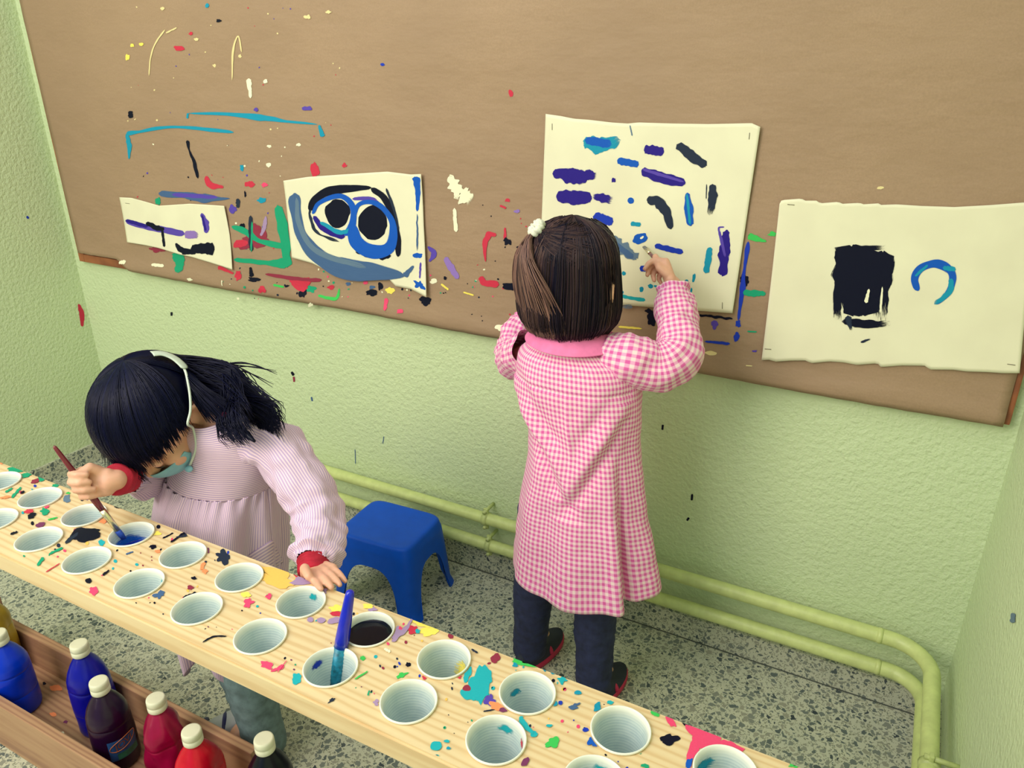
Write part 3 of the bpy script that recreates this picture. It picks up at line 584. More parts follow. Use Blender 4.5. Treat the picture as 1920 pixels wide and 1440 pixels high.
# ================================================================== blue step stool
def stool():
    root = empty('step_stool', (-1.13, 1.405, 0)); tag(root, 'small blue moulded plastic step stool on the floor by the wall', 'stool')
    H, hw, hd, n = 0.222, 0.116, 0.098, 192
    rot = math.radians(3)
    def ring(f, z, hw_, hd_, rr):
        # rounded rectangle point, f in 0..1 ; returns also corner closeness
        t = 2 * math.pi * f; c, s = math.cos(t), math.sin(t); e = rr
        x = hw_ * math.copysign(abs(c) ** (2 / e), c); y = hd_ * math.copysign(abs(s) ** (2 / e), s)
        return x, y
    def world(x, y, z): return (-1.13 + x * math.cos(rot) - y * math.sin(rot), 1.405 + x * math.sin(rot) + y * math.cos(rot), z)
    e = 7.0
    # even spacing round the rounded square
    fs = np.linspace(0, 1, 4000, endpoint=False); pts = np.array([ring(f, 0, hw, hd, e) for f in fs]); d = np.concatenate([[0], np.cumsum(np.linalg.norm(np.diff(pts, axis=0), axis=1))]); fs = np.interp(np.linspace(0, d[-1], n, endpoint=False), d, fs)
    base = np.array([ring(f, 0, 1, 1, e) for f in fs])
    def off(z):   # flare of the wall below the seat
        return 0.020 * (1 - z / H) ** 0.85
    def arch(k):
        x, y = base[k]
        # distance along the side from its middle, in metres
        s, half = (abs(x) * hw, hw) if abs(y) > abs(x) else (abs(y) * hd, hd)
        w = half - 0.040
        if s >= w: return 0.0
        return 0.150 * (1 - (s / w) ** 3.2) ** 0.42
    ar = np.array([arch(k) for k in range(n)])
    # one moulded wall: outer skin, inner skin, rim; cut into the seat and four legs
    rows = []
    for (sc, z) in ((0.0, H - 0.002), (0.3, H - 0.002), (0.6, H - 0.002), (0.84, H - 0.0005), (0.91, H), (0.955, H - 0.002), (0.985, H - 0.007), (1.0, H - 0.016)):
        rows.append([world(base[k][0] * hw * sc, base[k][1] * hd * sc, z) for k in range(n)])
    ZA = 0.125
    def wall(k, z): o = off(z) + 0.006 * max(0, (0.022 - z) / 0.022); return world(base[k][0] * (hw + o), base[k][1] * (hd + o), z)
    for t in np.linspace(0, 1, 9)[1:]: rows.append([wall(k, (H - 0.016) + (max(ar[k], ZA) - (H - 0.016)) * t) for k in range(n)])
    ns = len(rows)
    for t in np.linspace(0, 1, 14)[1:]: rows.append([wall(k, ZA + (min(ar[k], ZA) - ZA) * t) if ar[k] < ZA else wall(k, ar[k]) for k in range(n)])
    V = np.array([p for r in rows for p in r]); G = gridfaces(len(rows), n, True); NN = np.zeros_like(V)
    for f in G:
        a, b, c, d = (V[i] for i in f); nf = np.cross(c - a, d - b)
        for i in f: NN[i] += nf
    NN /= np.linalg.norm(NN, axis=1)[:, None] + 1e-12
    if NN[n * 4][2] < 0: NN = -NN
    def skin(name, cols, r0, r1):
        idx = {}; vs = []; nv = []; fc = []
        def vid(i, s):
            if (i, s) not in idx: idx[(i, s)] = len(vs); vs.append(V[i] - NN[i] * 0.004 * s); nv.append(NN[i] * (1 - 2 * s))
            return idx[(i, s)]
        for r in range(r0, r1):
            for k in cols:
                q = [r * n + k, r * n + (k + 1) % n, (r + 1) * n + (k + 1) % n, (r + 1) * n + k]
                fc.append([vid(i, 0) for i in q][::-1]); fc.append([vid(i, 1) for i in q])
        for k in cols:
            if r1 == len(rows) - 1 or (ar[k] >= ZA and ar[(k + 1) % n] >= ZA):
                a, b = r1 * n + k, r1 * n + (k + 1) % n; fc.append([vid(a, 0), vid(b, 0), vid(b, 1), vid(a, 1)])
        o = mk(name, vs, fc, MATS['stool_blue'], root); o.data.normals_split_custom_set_from_vertices([tuple(x) for x in nv]); return o
    skin('seat', range(n), 0, ns - 1)
    leg = [ar[k] < ZA or ar[(k + 1) % n] < ZA for k in range(n)]
    k0 = next(k for k in range(n) if not leg[k] and leg[(k + 1) % n]); cur = []
    for q in range(1, n + 1):
        k = (k0 + q) % n
        if leg[k]: cur.append(k)
        elif cur: skin('leg', cur, ns - 1, len(rows) - 1); cur = []
    if cur: skin('leg', cur, ns - 1, len(rows) - 1)
stool()

# ================================================================== paint bench
PZ = 0.658; PY0, PY1 = 0.519, 0.704; PX0, PX1 = -1.80, 0.12
stand = empty('paint_bench', (-0.85, 0.61, 0)); tag(stand, 'pale pine plank bench with two rows of round cup holes, spattered with paint', 'bench')
COLX = [-0.079 - 0.1246 * k for k in range(14)]; ROWY = (0.6545, 0.5730)
bm = bmesh.new(); box_bm(bm, (PX0, PY0, PZ - 0.036), (PX1, PY1, PZ)); bmesh.ops.bevel(bm, geom=bm.edges[:], offset=0.003, segments=2, affect='EDGES')
me = bpy.data.meshes.new('plank'); bm.to_mesh(me); bm.free(); plank = put('plank', me, MATS['pine'], stand)
bm = bmesh.new()
for cx in COLX:
    for cy in ROWY: bmesh.ops.create_cone(bm, cap_ends=True, segments=40, radius1=0.0345, radius2=0.0345, depth=0.1, matrix=Matrix.Translation((cx, cy, PZ)))
cm = bpy.data.meshes.new('cutter'); bm.to_mesh(cm); bm.free(); cut = bpy.data.objects.new('cutter', cm); COL.objects.link(cut)
md = plank.modifiers.new('holes', 'BOOLEAN'); md.object = cut; md.operation = 'DIFFERENCE'; md.solver = 'EXACT'
bpy.context.view_layer.update(); dg = bpy.context.evaluated_depsgraph_get()
newm = bpy.data.meshes.new_from_object(plank.evaluated_get(dg)); plank.modifiers.clear(); plank.data = newm
bpy.data.objects.remove(cut); shade_auto(plank, 30)
UPX = -1.83
box('upright', (UPX - 0.024, PY0 + 0.004, 0.0), (UPX, 0.752, PZ - 0.036), MATS['box_wood'], stand, 0.002)
if UPX < PX0:  # plank reaches its upright
    for vtx in plank.data.vertices:
        if vtx.co.x < PX0 + 0.01: vtx.co.x += UPX - 0.04 - PX0
box('upright', (0.07, PY0 + 0.004, 0.0), (0.094, PY1 - 0.004, PZ - 0.036), MATS['box_wood'], stand, 0.002)
# knots and worn patches of paint on the plank
SP = (2, PZ, flat)
def on_hole(u, v, m=0.0):
    p = on(u, v, 2, PZ); return any((p[0] - cx) ** 2 + (p[1] - cy) ** 2 < (0.037 + m) ** 2 for cx in COLX for cy in ROWY) or not (PY0 < p[1] < PY1)
P_ = lambda c, rx, ry, mt, ang=0, rag=0.4, **kw: blob(plank, SP, c, rx, ry, mt, ang, rag, **kw)
T_ = lambda pts, w, mt, dry=(0, 0), rag=0.25, **kw: stroke(plank, SP, pts, w, mt, dry, rag, name='paint_splash', **kw)
for a in (
    ((160, 1003), 30, 13, 'navy', -12, .35), ((133, 1012), 16, 4, 'charcoal', -40, .5), ((27, 882), 14, 5, 'green', 5), ((48, 892), 12, 4, 'green', -12), ((8, 866), 10, 5, 'orange'), ((76, 899), 7, 5, 'green', -30), ((66, 903), 8, 4, 'maroon', -30), ((55, 959), 9, 5, 'red', -10), ((84, 960), 8, 6, 'green', 20), ((87, 949), 6, 4, 'pink', 0), ((60, 968), 8, 5, 'navy', -20), ((76, 985), 9, 5, 'plum', -15), ((191, 1018), 6, 5, 'turquoise'), ((287, 1026), 7, 4, 'navy'), ((296, 1034), 5, 4, 'orange'), ((292, 1001), 9, 4, 'yellow', 0, .5), ((193, 978), 7, 4, 'orange'), ((125, 936), 7, 6, 'greyblue', -30), ((220, 951), 6, 3, 'navy'), ((104, 911), 6, 3, 'green'), ((128, 925), 4, 2, 'leaf'),
    ((418, 1045), 12, 12, 'charcoal', 40, .6), ((508, 1082), 44, 15, 'ochre', 12, .4), ((475, 1068), 20, 8, 'ochre', 14, .5), ((570, 1089), 24, 9, 'mauve', -10, .4), ((555, 1078), 4, 5, 'red'), ((600, 1108), 14, 7, 'mauve', 10, .5, ), ((616, 1098), 9, 4, 'pink', 0, .5), ((166, 1090), 6, 5, 'navy', 0, .15), ((152, 1112), 5, 4, 'blue', 0, .2), ((176, 1108), 8, 7, 'pink', -40, .5), ((181, 1129), 5, 3, 'blue'), ((299, 1116), 10, 6, 'slate', -20, .6), ((357, 1103), 6, 4, 'maroon'), ((384, 1072), 5, 4, 'orange'), ((380, 1062), 4, 7, 'orange', 20), ((388, 1033), 5, 5, 'plum'), ((504, 1119), 6, 5, 'pink', -30), ((466, 1131), 9, 6, 'pink', -30, .6), ((461, 1116), 9, 5, 'yellow', 0, .4), ((364, 1085), 5, 3, 'navy'),
    ((582, 1163), 6, 5, 'mauve', 0, .1), ((602, 1164), 8, 5, 'mauve', 0, .15), ((627, 1165), 13, 6, 'mauve', -15, .3), ((632, 1152), 12, 5, 'red', 5, .3), ((633, 1142), 16, 6, 'yellow', 0, .4), ((698, 1144), 8, 4, 'mauve', 0, .3), ((690, 1138), 8, 4, 'yellow', 0, .5), ((748, 1182), 8, 5, 'pink', -10, .5), ((740, 1187), 14, 9, 'mauve', -40, .5), ((775, 1182), 10, 8, 'red', -10, .5), ((783, 1185), 5, 4, 'turquoise'), ((805, 1185), 17, 9, 'yellow', 5, .4), ((790, 1170), 22, 5, 'yellow', 18, .5), ((845, 1193), 5, 5, 'maroon', 0, .2), ((766, 1247), 5, 4, 'navy'), ((740, 1251), 3, 3, 'navy'), ((680, 1235), 5, 4, 'leaf'), ((752, 1267), 10, 5, 'leaf', -25, .5), ((796, 1271), 4, 4, 'red'), ((500, 1248), 12, 8, 'pink', 15, .5), ((520, 1255), 12, 4, 'pink', -20, .6), ((556, 1274), 9, 11, 'turquoise', 10, .4), ((622, 1314), 7, 3, 'charcoal', -30, .5), ((705, 1318), 6, 6, 'mauve', 30, .6),
    ((900, 1283), 19, 34, 'turquoise', 10, .45), ((886, 1300), 16, 14, 'turquoise', 0, .5), ((876, 1262), 8, 18, 'turquoise', 10, .5), ((875, 1291), 8, 6, 'maroon', 0, .15), ((928, 1236), 9, 9, 'maroon', -60, .4), ((985, 1243), 26, 9, 'leaf', 15, .3), ((966, 1248), 5, 4, 'teal', 0, .3), ((918, 1315), 10, 11, 'purple', -50, .4), ((930, 1325), 12, 8, 'orange', 20, .4), ((944, 1332), 8, 4, 'plum', 0, .2), ((861, 1270), 4, 4, 'red'), ((919, 1276), 4, 6, 'turquoise'), ((1036, 1393), 14, 9, 'leaf', -25, .4), ((1040, 1320), 6, 5, 'teal', 0, .15), ((1051, 1319), 4, 4, 'deepblue', 0, .1), ((1076, 1326), 10, 5, 'slate', -20, .6), ((1083, 1300), 7, 4, 'teal', 0, .2), ((1030, 1362), 6, 3, 'turquoise'), ((1001, 1378), 7, 6, 'turquoise', 0, .2), ((818, 1400), 11, 9, 'turquoise', 0, .12), ((838, 1391), 5, 3, 'turquoise'), ((841, 1404), 4, 3, 'teal'), ((817, 1421), 9, 5, 'turquoise', 15, .3), ((739, 1385), 5, 3, 'turquoise'), ((985, 1430), 9, 6, 'plum', -60, .3), ((795, 1413), 5, 3, 'orange'),
    ((1114, 1393), 9, 12, 'blue', 60, .5), ((1098, 1369), 6, 4, 'deepblue', 0, .2), ((1256, 1387), 18, 10, 'navy', -8, .4), ((1230, 1337), 10, 8, 'leaf', 20, .3), ((1257, 1351), 7, 14, 'pink', -25, .4), ((1286, 1356), 9, 5, 'navy', 15, .4), ((1320, 1384), 34, 20, 'pink', 18, .35), ((1300, 1412), 11, 26, 'pink', 10, .3), ((1370, 1400), 24, 9, 'pink', 16, .5), ((1292, 1432), 6, 9, 'blue', 30, .3), ((1199, 1412), 4, 3, 'green'), ((1144, 1318), 6, 4, 'turquoise'), ((1178, 1313), 4, 3, 'turquoise', 0, .3), ((1120, 1326), 6, 9, 'teal', 20, .4), ((1210, 1437), 8, 4, 'green', 10, .4), ((1490, 1436), 10, 4, 'leaf'), ((1055, 1275), 8, 6, 'turquoise', 0, .6), ((1038, 1262), 5, 3, 'teal'), ((1022, 1257), 3, 4, 'teal')):
    P_(*a)
for pts, w, mt, dr in (([(22, 934), (40, 914)], 5, 'green', (.2, .3)), ([(10, 924), (24, 916)], 4, 'green', (.2, .3)), ([(20, 900), (4, 915)], 3, 'teal', (.2, .2)), ([(92, 1040), (118, 1028)], [4, 5], 'green', (0, .2)), ([(70, 1062), (82, 1046)], [5, 7], 'green', (.2, .3)), ([(86, 1074), (113, 1057)], 2, 'red', (.2, .3)), ([(90, 976), (108, 971)], 3, 'leaf', (.2, .2)), ([(343, 1122), (368, 1112)], 4, 'navy', (0, 0)), ([(193, 1080), (205, 1070)], [5, 3], 'navy', (0, 0)), ([(380, 1206), (400, 1195), (425, 1194)], 3, 'navy', (.3, .3)), ([(320, 1018), (350, 997)], 4, 'navy', (.3, .4)), ([(330, 1008), (352, 1006)], 3, 'charcoal', (.3, .3)), ([(20, 1003), (33, 998)], 4, 'navy', (0, 0)), ([(40, 926), (46, 922)], 4, 'navy', (0, 0)), ([(975, 1345), (985, 1362), (1000, 1377)], [9, 10, 6], 'turquoise', (0, 0)), ([(665, 1275), (690, 1260)], 3, 'leaf', (.3, .4)), ([(520, 1262), (538, 1240)], 2, 'pink', (.3, .4)), ([(690, 1306), (693, 1296)], 3, 'green', (.2, .2)), ([(0, 935), (22, 932)], 4, 'orange', (.2, .3)), ([(735, 1205), (760, 1180), (775, 1160)], [8, 9, 6], 'mauve', (.4, .5)), ([(884, 1219), (896, 1226)], 4, 'charcoal', (.3, .3)), ([(1118, 1320), (1124, 1333)], [3, 9], 'teal', (0, 0)), ([(906, 1335), (935, 1329)], 3, 'charcoal', (.3, .4)), ([(236, 1040), (250, 1035)], 3, 'slate', (.2, .2)), ([(305, 1010), (325, 1000)], 3, 'navy', (.3, .3)), ([(720, 1217), (732, 1223)], 5, 'white', (.1, .2))):
    T_(pts, w, mt, dr)
rs = random.Random(5); 
specks(plank, SP, (30, 880, 1180, 1005, 0.385), 170, ['navy', 'charcoal', 'pink', 'turquoise', 'maroon', 'ochre', 'deepblue'], 21, 1.2, 4.0)
specks(plank, SP, (10, 1000, 900, 1040, 0.40), 70, ['navy', 'charcoal', 'pink', 'green', 'plum'], 23, 1.0, 2.8)

# ------------------------------------------------------------------ cups
RIM = 0.0362
prof = [(0.0, -0.078), (0.022, -0.078), (0.0236, -0.0775)]
N = 22
for k in range(N + 1):
    t = k / N; r = 0.0238 + (0.0332 - 0.0238) * t ** 0.9; prof.append((r + 0.00028 * (1 if k % 2 else -1), -0.077 + 0.073 * t))
prof += [(0.0336, -0.001), (0.0352, -0.0005), (RIM, 0.0008), (RIM, 0.0026), (0.0352, 0.0036), (0.0342, 0.0028), (0.0332, 0.0005)]
for k in range(N, -1, -1):
    t = k / N; r = 0.0238 + (0.0332 - 0.0238) * t ** 0.9 - 0.0008; prof.append((r + 0.00032 * (1 if k % 2 else -1), -0.0765 + 0.0735 * t))
prof += [(0.0225, -0.0768), (0.0, -0.0768)]
def cup_label(c, r):
    near = 'front row, nearest the paint bottles' if r else 'back row'
    return near, c
special = {(4, 0): 'white plastic cup brim-full of black paint in the bench', (4, 1): 'white plastic cup holding the thick blue brush', (8, 0): 'white plastic cup with blue paint that the brown brush dips into', (3, 0): 'white plastic cup with yellow smears inside, right of the black paint', (0, 0): 'white plastic cup in the pink puddle at the near right end', (2, 1): 'empty white plastic cup with turquoise and red smears on its rim',
           (10, 0): 'white cup beside the black-streaked far corner, third from the far end of back row'}
ordn = ['first', 'second', 'third', 'fourth', 'fifth', 'sixth', 'seventh', 'eighth', 'ninth', 'tenth', 'eleventh', 'twelfth', 'thirteenth', 'fourteenth']
cup_mesh = None; CUPS = {}
for ci, cx in enumerate(COLX[:12]):
    for ri, cy in enumerate(ROWY):
        uv_ = None
        z0 = PZ + 0.0008
        root = empty('paint_cup', (cx, cy, z0 - 0.078)); CUPS[(ci, ri)] = root
        if cup_mesh is None:
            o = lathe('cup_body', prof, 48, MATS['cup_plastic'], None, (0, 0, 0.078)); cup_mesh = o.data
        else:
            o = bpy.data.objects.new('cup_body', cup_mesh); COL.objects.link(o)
        o.parent = root
        lab = special.get((ci, ri)) or ('empty white plastic paint cup, %s from the right in the %s row of the bench' % (ordn[ci], 'front' if ri else 'back'))
        tag(root, lab, 'cup', 'plastic paint cups set in the bench')
def paint_fill(key, z, mat, name='paint'):
    root = CUPS[key]; cx, cy = root.location.x, root.location.y; r = 0.0238 + (0.0332 - 0.0238) * ((z + 0.077) / 0.073) ** 0.9 - 0.0012
    V = [(cx, cy, PZ + z)]; n = 40
    for q, rr in enumerate((0.4, 0.75, 0.93, 1.0)):
        for k in range(n):
            t = 2 * math.pi * k / n; V.append((cx + r * rr * math.cos(t), cy + r * rr * math.sin(t), PZ + z + (0.0015 if rr == 1 else 0) + 0.0006 * noise.noise((math.cos(t) * 3 * rr, math.sin(t) * 3 * rr, z * 50))))
    Fc = [(0, 1 + k, 1 + (k + 1) % n) for k in range(n)]
    for q in range(3): Fc += [(1 + q * n + k, 1 + (q + 1) * n + k, 1 + (q + 1) * n + (k + 1) % n, 1 + q * n + (k + 1) % n) for k in range(n)]
    o = mk(name, V, Fc, MATS[mat], root); o['label'] = 'wet paint in the cup'; return o
paint_fill((4, 0), -0.009, 'paint_in_cup_black'); paint_fill((8, 0), -0.030, 'paint_in_cup_blue'); 
def cup_smear(key, mat, t0, t1, z0, z1, seed=0, inside=True):
    """dried paint on the cup wall"""
    root = CUPS[key]; cx, cy = root.location.x, root.location.y; V = []; dr = []; UV = []
    for i in range(8):
        for j in range(12):
            a = t0 + (t1 - t0) * j / 11; a = math.radians(a); z = z0 + (z1 - z0) * i / 7 + 0.003 * noise.noise((j * .6, seed, i * .3))
            r = 0.0238 + (0.0332 - 0.0238) * (max(0, z + 0.077) / 0.073) ** 0.9 - 0.0015
            V.append((cx + r * math.cos(a), cy + r * math.sin(a), PZ + z)); UV.append((j / 11 + seed, i / 7)); dr.append(0.35 + 0.5 * (abs(i - 3.5) / 3.5) ** 2 + 0.3 * (abs(j - 5.5) / 5.5) ** 2)
    mk('paint_smear', V, gridfaces(8, 12), MATS['paint_' + mat], root, UV, True, {'dry': dr})
cup_smear((3, 0), 'yellow', 20, 100, -0.07, -0.01, 1); cup_smear((2, 1), 'turquoise', 75, 120, -0.02, -0.004, 2); cup_smear((2, 1), 'red', 25, 50, -0.02, -0.003, 3); cup_smear((5, 0), 'turquoise', 85, 115, -0.02, -0.004, 4); cup_smear((0, 0), 'teal', 120, 200, -0.03, -0.004, 5); cup_smear((8, 0), 'blue', 100, 250, -0.040, -0.010, 6); cup_smear((7, 1), 'turquoise', 30, 80, -0.02, -0.004, 7); cup_smear((1, 1), 'turquoise', 60, 120, -0.016, -0.004, 8); cup_smear((2, 0), 'teal', 130, 170, -0.03, -0.016, 9); cup_smear((4, 1), 'deepblue', 150, 190, -0.02, -0.004, 10)
# ------------------------------------------------------------------ brushes
def flat_brush(name, tip, top, w_fer, handle_mat, label, fer_len, bris_len, bris_mat, hr=(0.0042, 0.0052, 0.0036), wide=None, ferr='ferrule_metal'):
    tip = np.array(tip, float); top = np.array(top, float); L = np.linalg.norm(top - tip); d = (top - tip) / L
    root = empty(name, tip); tag(root, label, 'paintbrush')
    side = unit(np.cross(d, CN)) if wide is None else wide
    nrm = np.cross(d, side)
    def loftrect(nm, st, mat):
        V = []; n = 16
        for (s, a, b) in st:
            for k in range(n):
                t = 2 * math.pi * k / n; V.append(tip + d * s + side * a * math.cos(t) + nrm * b * math.sin(t))
        Fc = [tuple(reversed(range(n)))] + gridfaces(len(st), n, True) + [tuple(range((len(st) - 1) * n, len(st) * n))]
        return mk(nm, V, Fc, MATS[mat], root)
    a = w_fer
    loftrect('bristles', [(0, a * 0.8, a * 0.2), (bris_len * .5, a * 1.02, a * 0.45), (bris_len + .002, a * 0.95, a * 0.5)], bris_mat)
    f0 = bris_len; f1 = bris_len + fer_len
    loftrect('ferrule', [(f0, a, a * 0.55), (f0 + fer_len * .5, a * .95, a * .75), (f1, hr[0] + .0005, hr[0] + .0005)], ferr)
    loftrect('handle', [(f1 - .002, hr[0], hr[0]), (f1 + (L - f1) * .15, hr[1], hr[1]), (f1 + (L - f1) * .5, hr[1] * .92, hr[1] * .92), (L - .01, hr[2], hr[2]), (L - .002, hr[2] * .8, hr[2] * .8), (L, hr[2] * .35, hr[2] * .35)], handle_mat)
    return root
tipA = AZ(233, 1011, PZ - 0.014); topA = AZ(101, 836, 0.83)
flat_brush('paintbrush', tipA, topA, 0.0055, 'handle_red', 'brown-red paintbrush dipped in blue paint, held by the child at the bench', 0.045, 0.020, 'bristle_blue', (0.0046, 0.0058, 0.0034))
tipB = AZ(628, 1284, PZ - 0.060); topB = AZ(657, 1107, PZ + 0.088)
# thick blue brush standing in its cup, handle tip down in the paint
root = empty('paintbrush', tipB); tag(root, 'thick blue plastic brush standing in a cup, its lower end stained turquoise', 'paintbrush')
dB = topB - tipB; LB = np.linalg.norm(dB); dB = dB / LB
tube('handle', [tipB + dB * LB * t for t in (0.42, 0.5, 0.7, 0.95, 0.985, 1.0)], [0.0098, 0.0098, 0.0086, 0.0062, 0.0054, 0.003], MATS['handle_blue'], root, 20)
plain('stained_turquoise', (20, 120, 150), 0.4, 0.3, 120)
tube('stained_end', [tipB + dB * LB * t for t in (0.0, 0.1, 0.42)], [0.0102, 0.0106, 0.0100], MATS['stained_turquoise'], root, 20)

# ------------------------------------------------------------------ bottle trough
TZ0, TZ1 = 0.028, 0.140
ty0, ty1 = 0.562, 0.741; tx1 = float(AY(484, 1402, 0.741)[0]); tx0 = UPX + 0.002
trough = empty('bottle_trough', (0.5 * (tx0 + tx1), 0.64, 0)); tag(trough, 'long wooden trough of planks holding paint bottles under the bench', 'trough')
tz1 = TZ1
box('floor_plank', (tx0, ty0 + 0.02, 0.006), (tx1 + 0.14, ty1 - 0.02, 0.050), MATS['box_wood'], trough, 0.003)
box('side_plank', (tx0, ty1 - 0.020, 0.0), (tx1, ty1, tz1), MATS['box_wood'], trough, 0.0025)
box('side_plank', (tx0, ty0, 0.0), (tx1 + 0.14, ty0 + 0.020, tz1), MATS['box_wood'], trough, 0.0025)
SF = (2, 0.050, flat)
for c, rx, ry, mt in (((100, 1340), 6, 4, 'orange'), ((123, 1354), 4, 3, 'plum'), ((117, 1375), 4, 3, 'white'), ((132, 1397), 4, 3, 'indigo'), ((83, 1282), 3, 3, 'navy'), ((60, 1358), 8, 5, 'teal'), ((105, 1290), 12, 6, 'orange')):
    blob(trough.children[0], SF, c, rx, ry, mt)
print('UPX', UPX, 'tx1', tx1)

def bottle(capuv, ztop, mat, label, squash=0.0, seed=0, label_side=None, rad=0.042):
    c = AZ(capuv[0], capuv[1], ztop); h = ztop - 0.050
    root = empty('paint_bottle', (c[0], c[1], 0.050)); tag(root, label, 'bottle', 'paint bottles standing in the trough')
    hb = h - 0.030
    pr = [(0, 0), (rad - .008, 0), (rad - .002, .003), (rad, .010), (rad, hb * .28), (rad - .0008, hb * .30), (rad, hb * .32), (rad, hb * .60), (rad - .0012, hb * .62), (rad, hb * .64), (rad * .97, hb * .72), (rad * .86, hb * .80), (rad * .66, hb * .89), (rad * .44, hb * .965), (rad * .36, hb * .99), (rad * .36, hb + .004)]
    P = []
    for a, b in zip(pr[:-1], pr[1:]): P += [tuple(np.array(a) + (np.array(b) - np.array(a)) * t) for t in (0, .25, .5, .75)]
    P.append(pr[-1])
    def dsp(t, z):
        f = max(0, math.sin(math.pi * min(1, z / hb)))
        return f * (squash * 0.012 * noise.noise((math.cos(t) * 1.6 + seed, math.sin(t) * 1.6, z * 16)) - squash * 0.010 * max(0, math.cos(t * 2 + seed)) * math.exp(-((z - hb * .72) / .04) ** 2)) + (0.0004 * noise.noise((math.cos(t) * 3, math.sin(t) * 3 + seed, z * 40)) if f > .1 else 0)
    body = lathe('bottle_body', P, 56, MATS[mat], root, (c[0], c[1], 0.050), dsp)
    cr = 0.0182; cp = [(cr * .92, hb + .002), (cr, hb + .004), (cr, hb + .014), (cr - .0008, hb + .0148), (cr - .0008, hb + .0156), (cr, hb + .0164), (cr * .985, hb + .026), (cr * .93, hb + .0295), (cr * .8, hb + .0300), (0, hb + .0295)]
    lathe('cap', cp, 40, MATS['cap_white'], root, (c[0], c[1], 0.050))
    return root, c, hb
zt = 0.262
bottle((-6, 1186), zt, 'bottle_blue', 'bright blue paint bottle at the left end, in front of the yellow one', 0.1, 1)
bottle((-40, 1106), 0.285, 'bottle_yellow', 'ochre yellow paint bottle at the far left, behind the bright blue one', 0.5, 2)
bottle((147, 1206), 0.278, 'bottle_ultramarine', 'dark ultramarine paint bottle behind the purple-black one', 0.25, 3)
pb, pc, phb = bottle((184, 1276), zt, 'bottle_purple', 'dark purple-brown paint bottle with a blue and orange label', 0.15, 4)
bottle((291, 1308), zt, 'bottle_magenta', 'dented magenta paint bottle between the purple and the red ones', 1.0, 5)
bottle((358, 1369), zt, 'bottle_red', 'bright red paint bottle, front and right of the magenta one', 0.5, 6)
bottle((494, 1384), 0.278, 'bottle_black', 'black paint bottle at the right end of the trough', 0.3, 7)
# printed label on the purple bottle
def label_patch(name, a0, a1, z0, z1, r, mat, parent, n=14):
    V = []
    for i in range(8):
        for j in range(n):
            a = math.radians(a0 + (a1 - a0) * j / (n - 1)); z = z0 + (z1 - z0) * i / 7; V.append((pc[0] + r * math.cos(a), pc[1] + r * math.sin(a), 0.050 + z))
    return mk(name, V, gridfaces(8, n), MATS[mat], parent)
lb = label_patch('label', -48, 30, phb * .20, phb * .48, 0.0436, 'label_blue', pb); label_patch('label_picture', -30, 28, phb * .205, phb * .29, 0.0438, 'label_green', lb)
tb = bpy.data.curves.new('lettering', 'FONT'); tb.body = 'JOVI'; tb.size = 0.020; tb.extrude = 0.0001; tb.align_x = 'CENTER'
to = bpy.data.objects.new('lettering', tb); COL.objects.link(to); bpy.context.view_layer.update()
tm = bpy.data.meshes.new_from_object(to.evaluated_get(bpy.context.evaluated_depsgraph_get())); bpy.data.objects.remove(to)
for vtx in tm.vertices:
    a = math.radians(-8) + vtx.co.x / 0.0465; vtx.co = Vector((pc[0] + 0.0440 * math.cos(a), pc[1] + 0.0440 * math.sin(a), 0.050 + phb * .37 + vtx.co.y + vtx.co.x * 0.25))
tm.materials.clear(); put('lettering', tm, MATS['label_orange'], lb)
ov = []
for k in range(40):
    t = 2 * math.pi * k / 40; x = 0.030 * math.cos(t); y = 0.007 + 0.0125 * math.sin(t); a = math.radians(-8) + x / 0.0465
    ov.append((pc[0] + 0.0440 * math.cos(a), pc[1] + 0.0440 * math.sin(a), 0.050 + phb * .37 + y + x * 0.25))
ov.append(ov[0]); tube('label_oval', ov, 0.0007, MATS['label_orange'], lb, 6, False)
# ================================================================== people
def sph_arr(c, A, nu=24, nv=14):
    """ellipsoid, A = three semi-axis vectors"""
    c = np.asarray(c, float); A = [np.asarray(a, float) for a in A]; V = [c + A[2]]; 
    for i in range(1, nv):
        p = math.pi * i / nv
        for j in range(nu):
            t = 2 * math.pi * j / nu; V.append(c + A[0] * math.sin(p) * math.cos(t) + A[1] * math.sin(p) * math.sin(t) + A[2] * math.cos(p))
    V.append(c - A[2]); Fc = [(0, 1 + j, 1 + (j + 1) % nu) for j in range(nu)]
    for i in range(nv - 2): Fc += [(1 + i * nu + j, 1 + (i + 1) * nu + j, 1 + (i + 1) * nu + (j + 1) % nu, 1 + i * nu + (j + 1) % nu) for j in range(nu)]
    e = len(V) - 1; o = 1 + (nv - 2) * nu; Fc += [(e, o + (j + 1) % nu, o + j) for j in range(nu)]
    return np.array(V), Fc
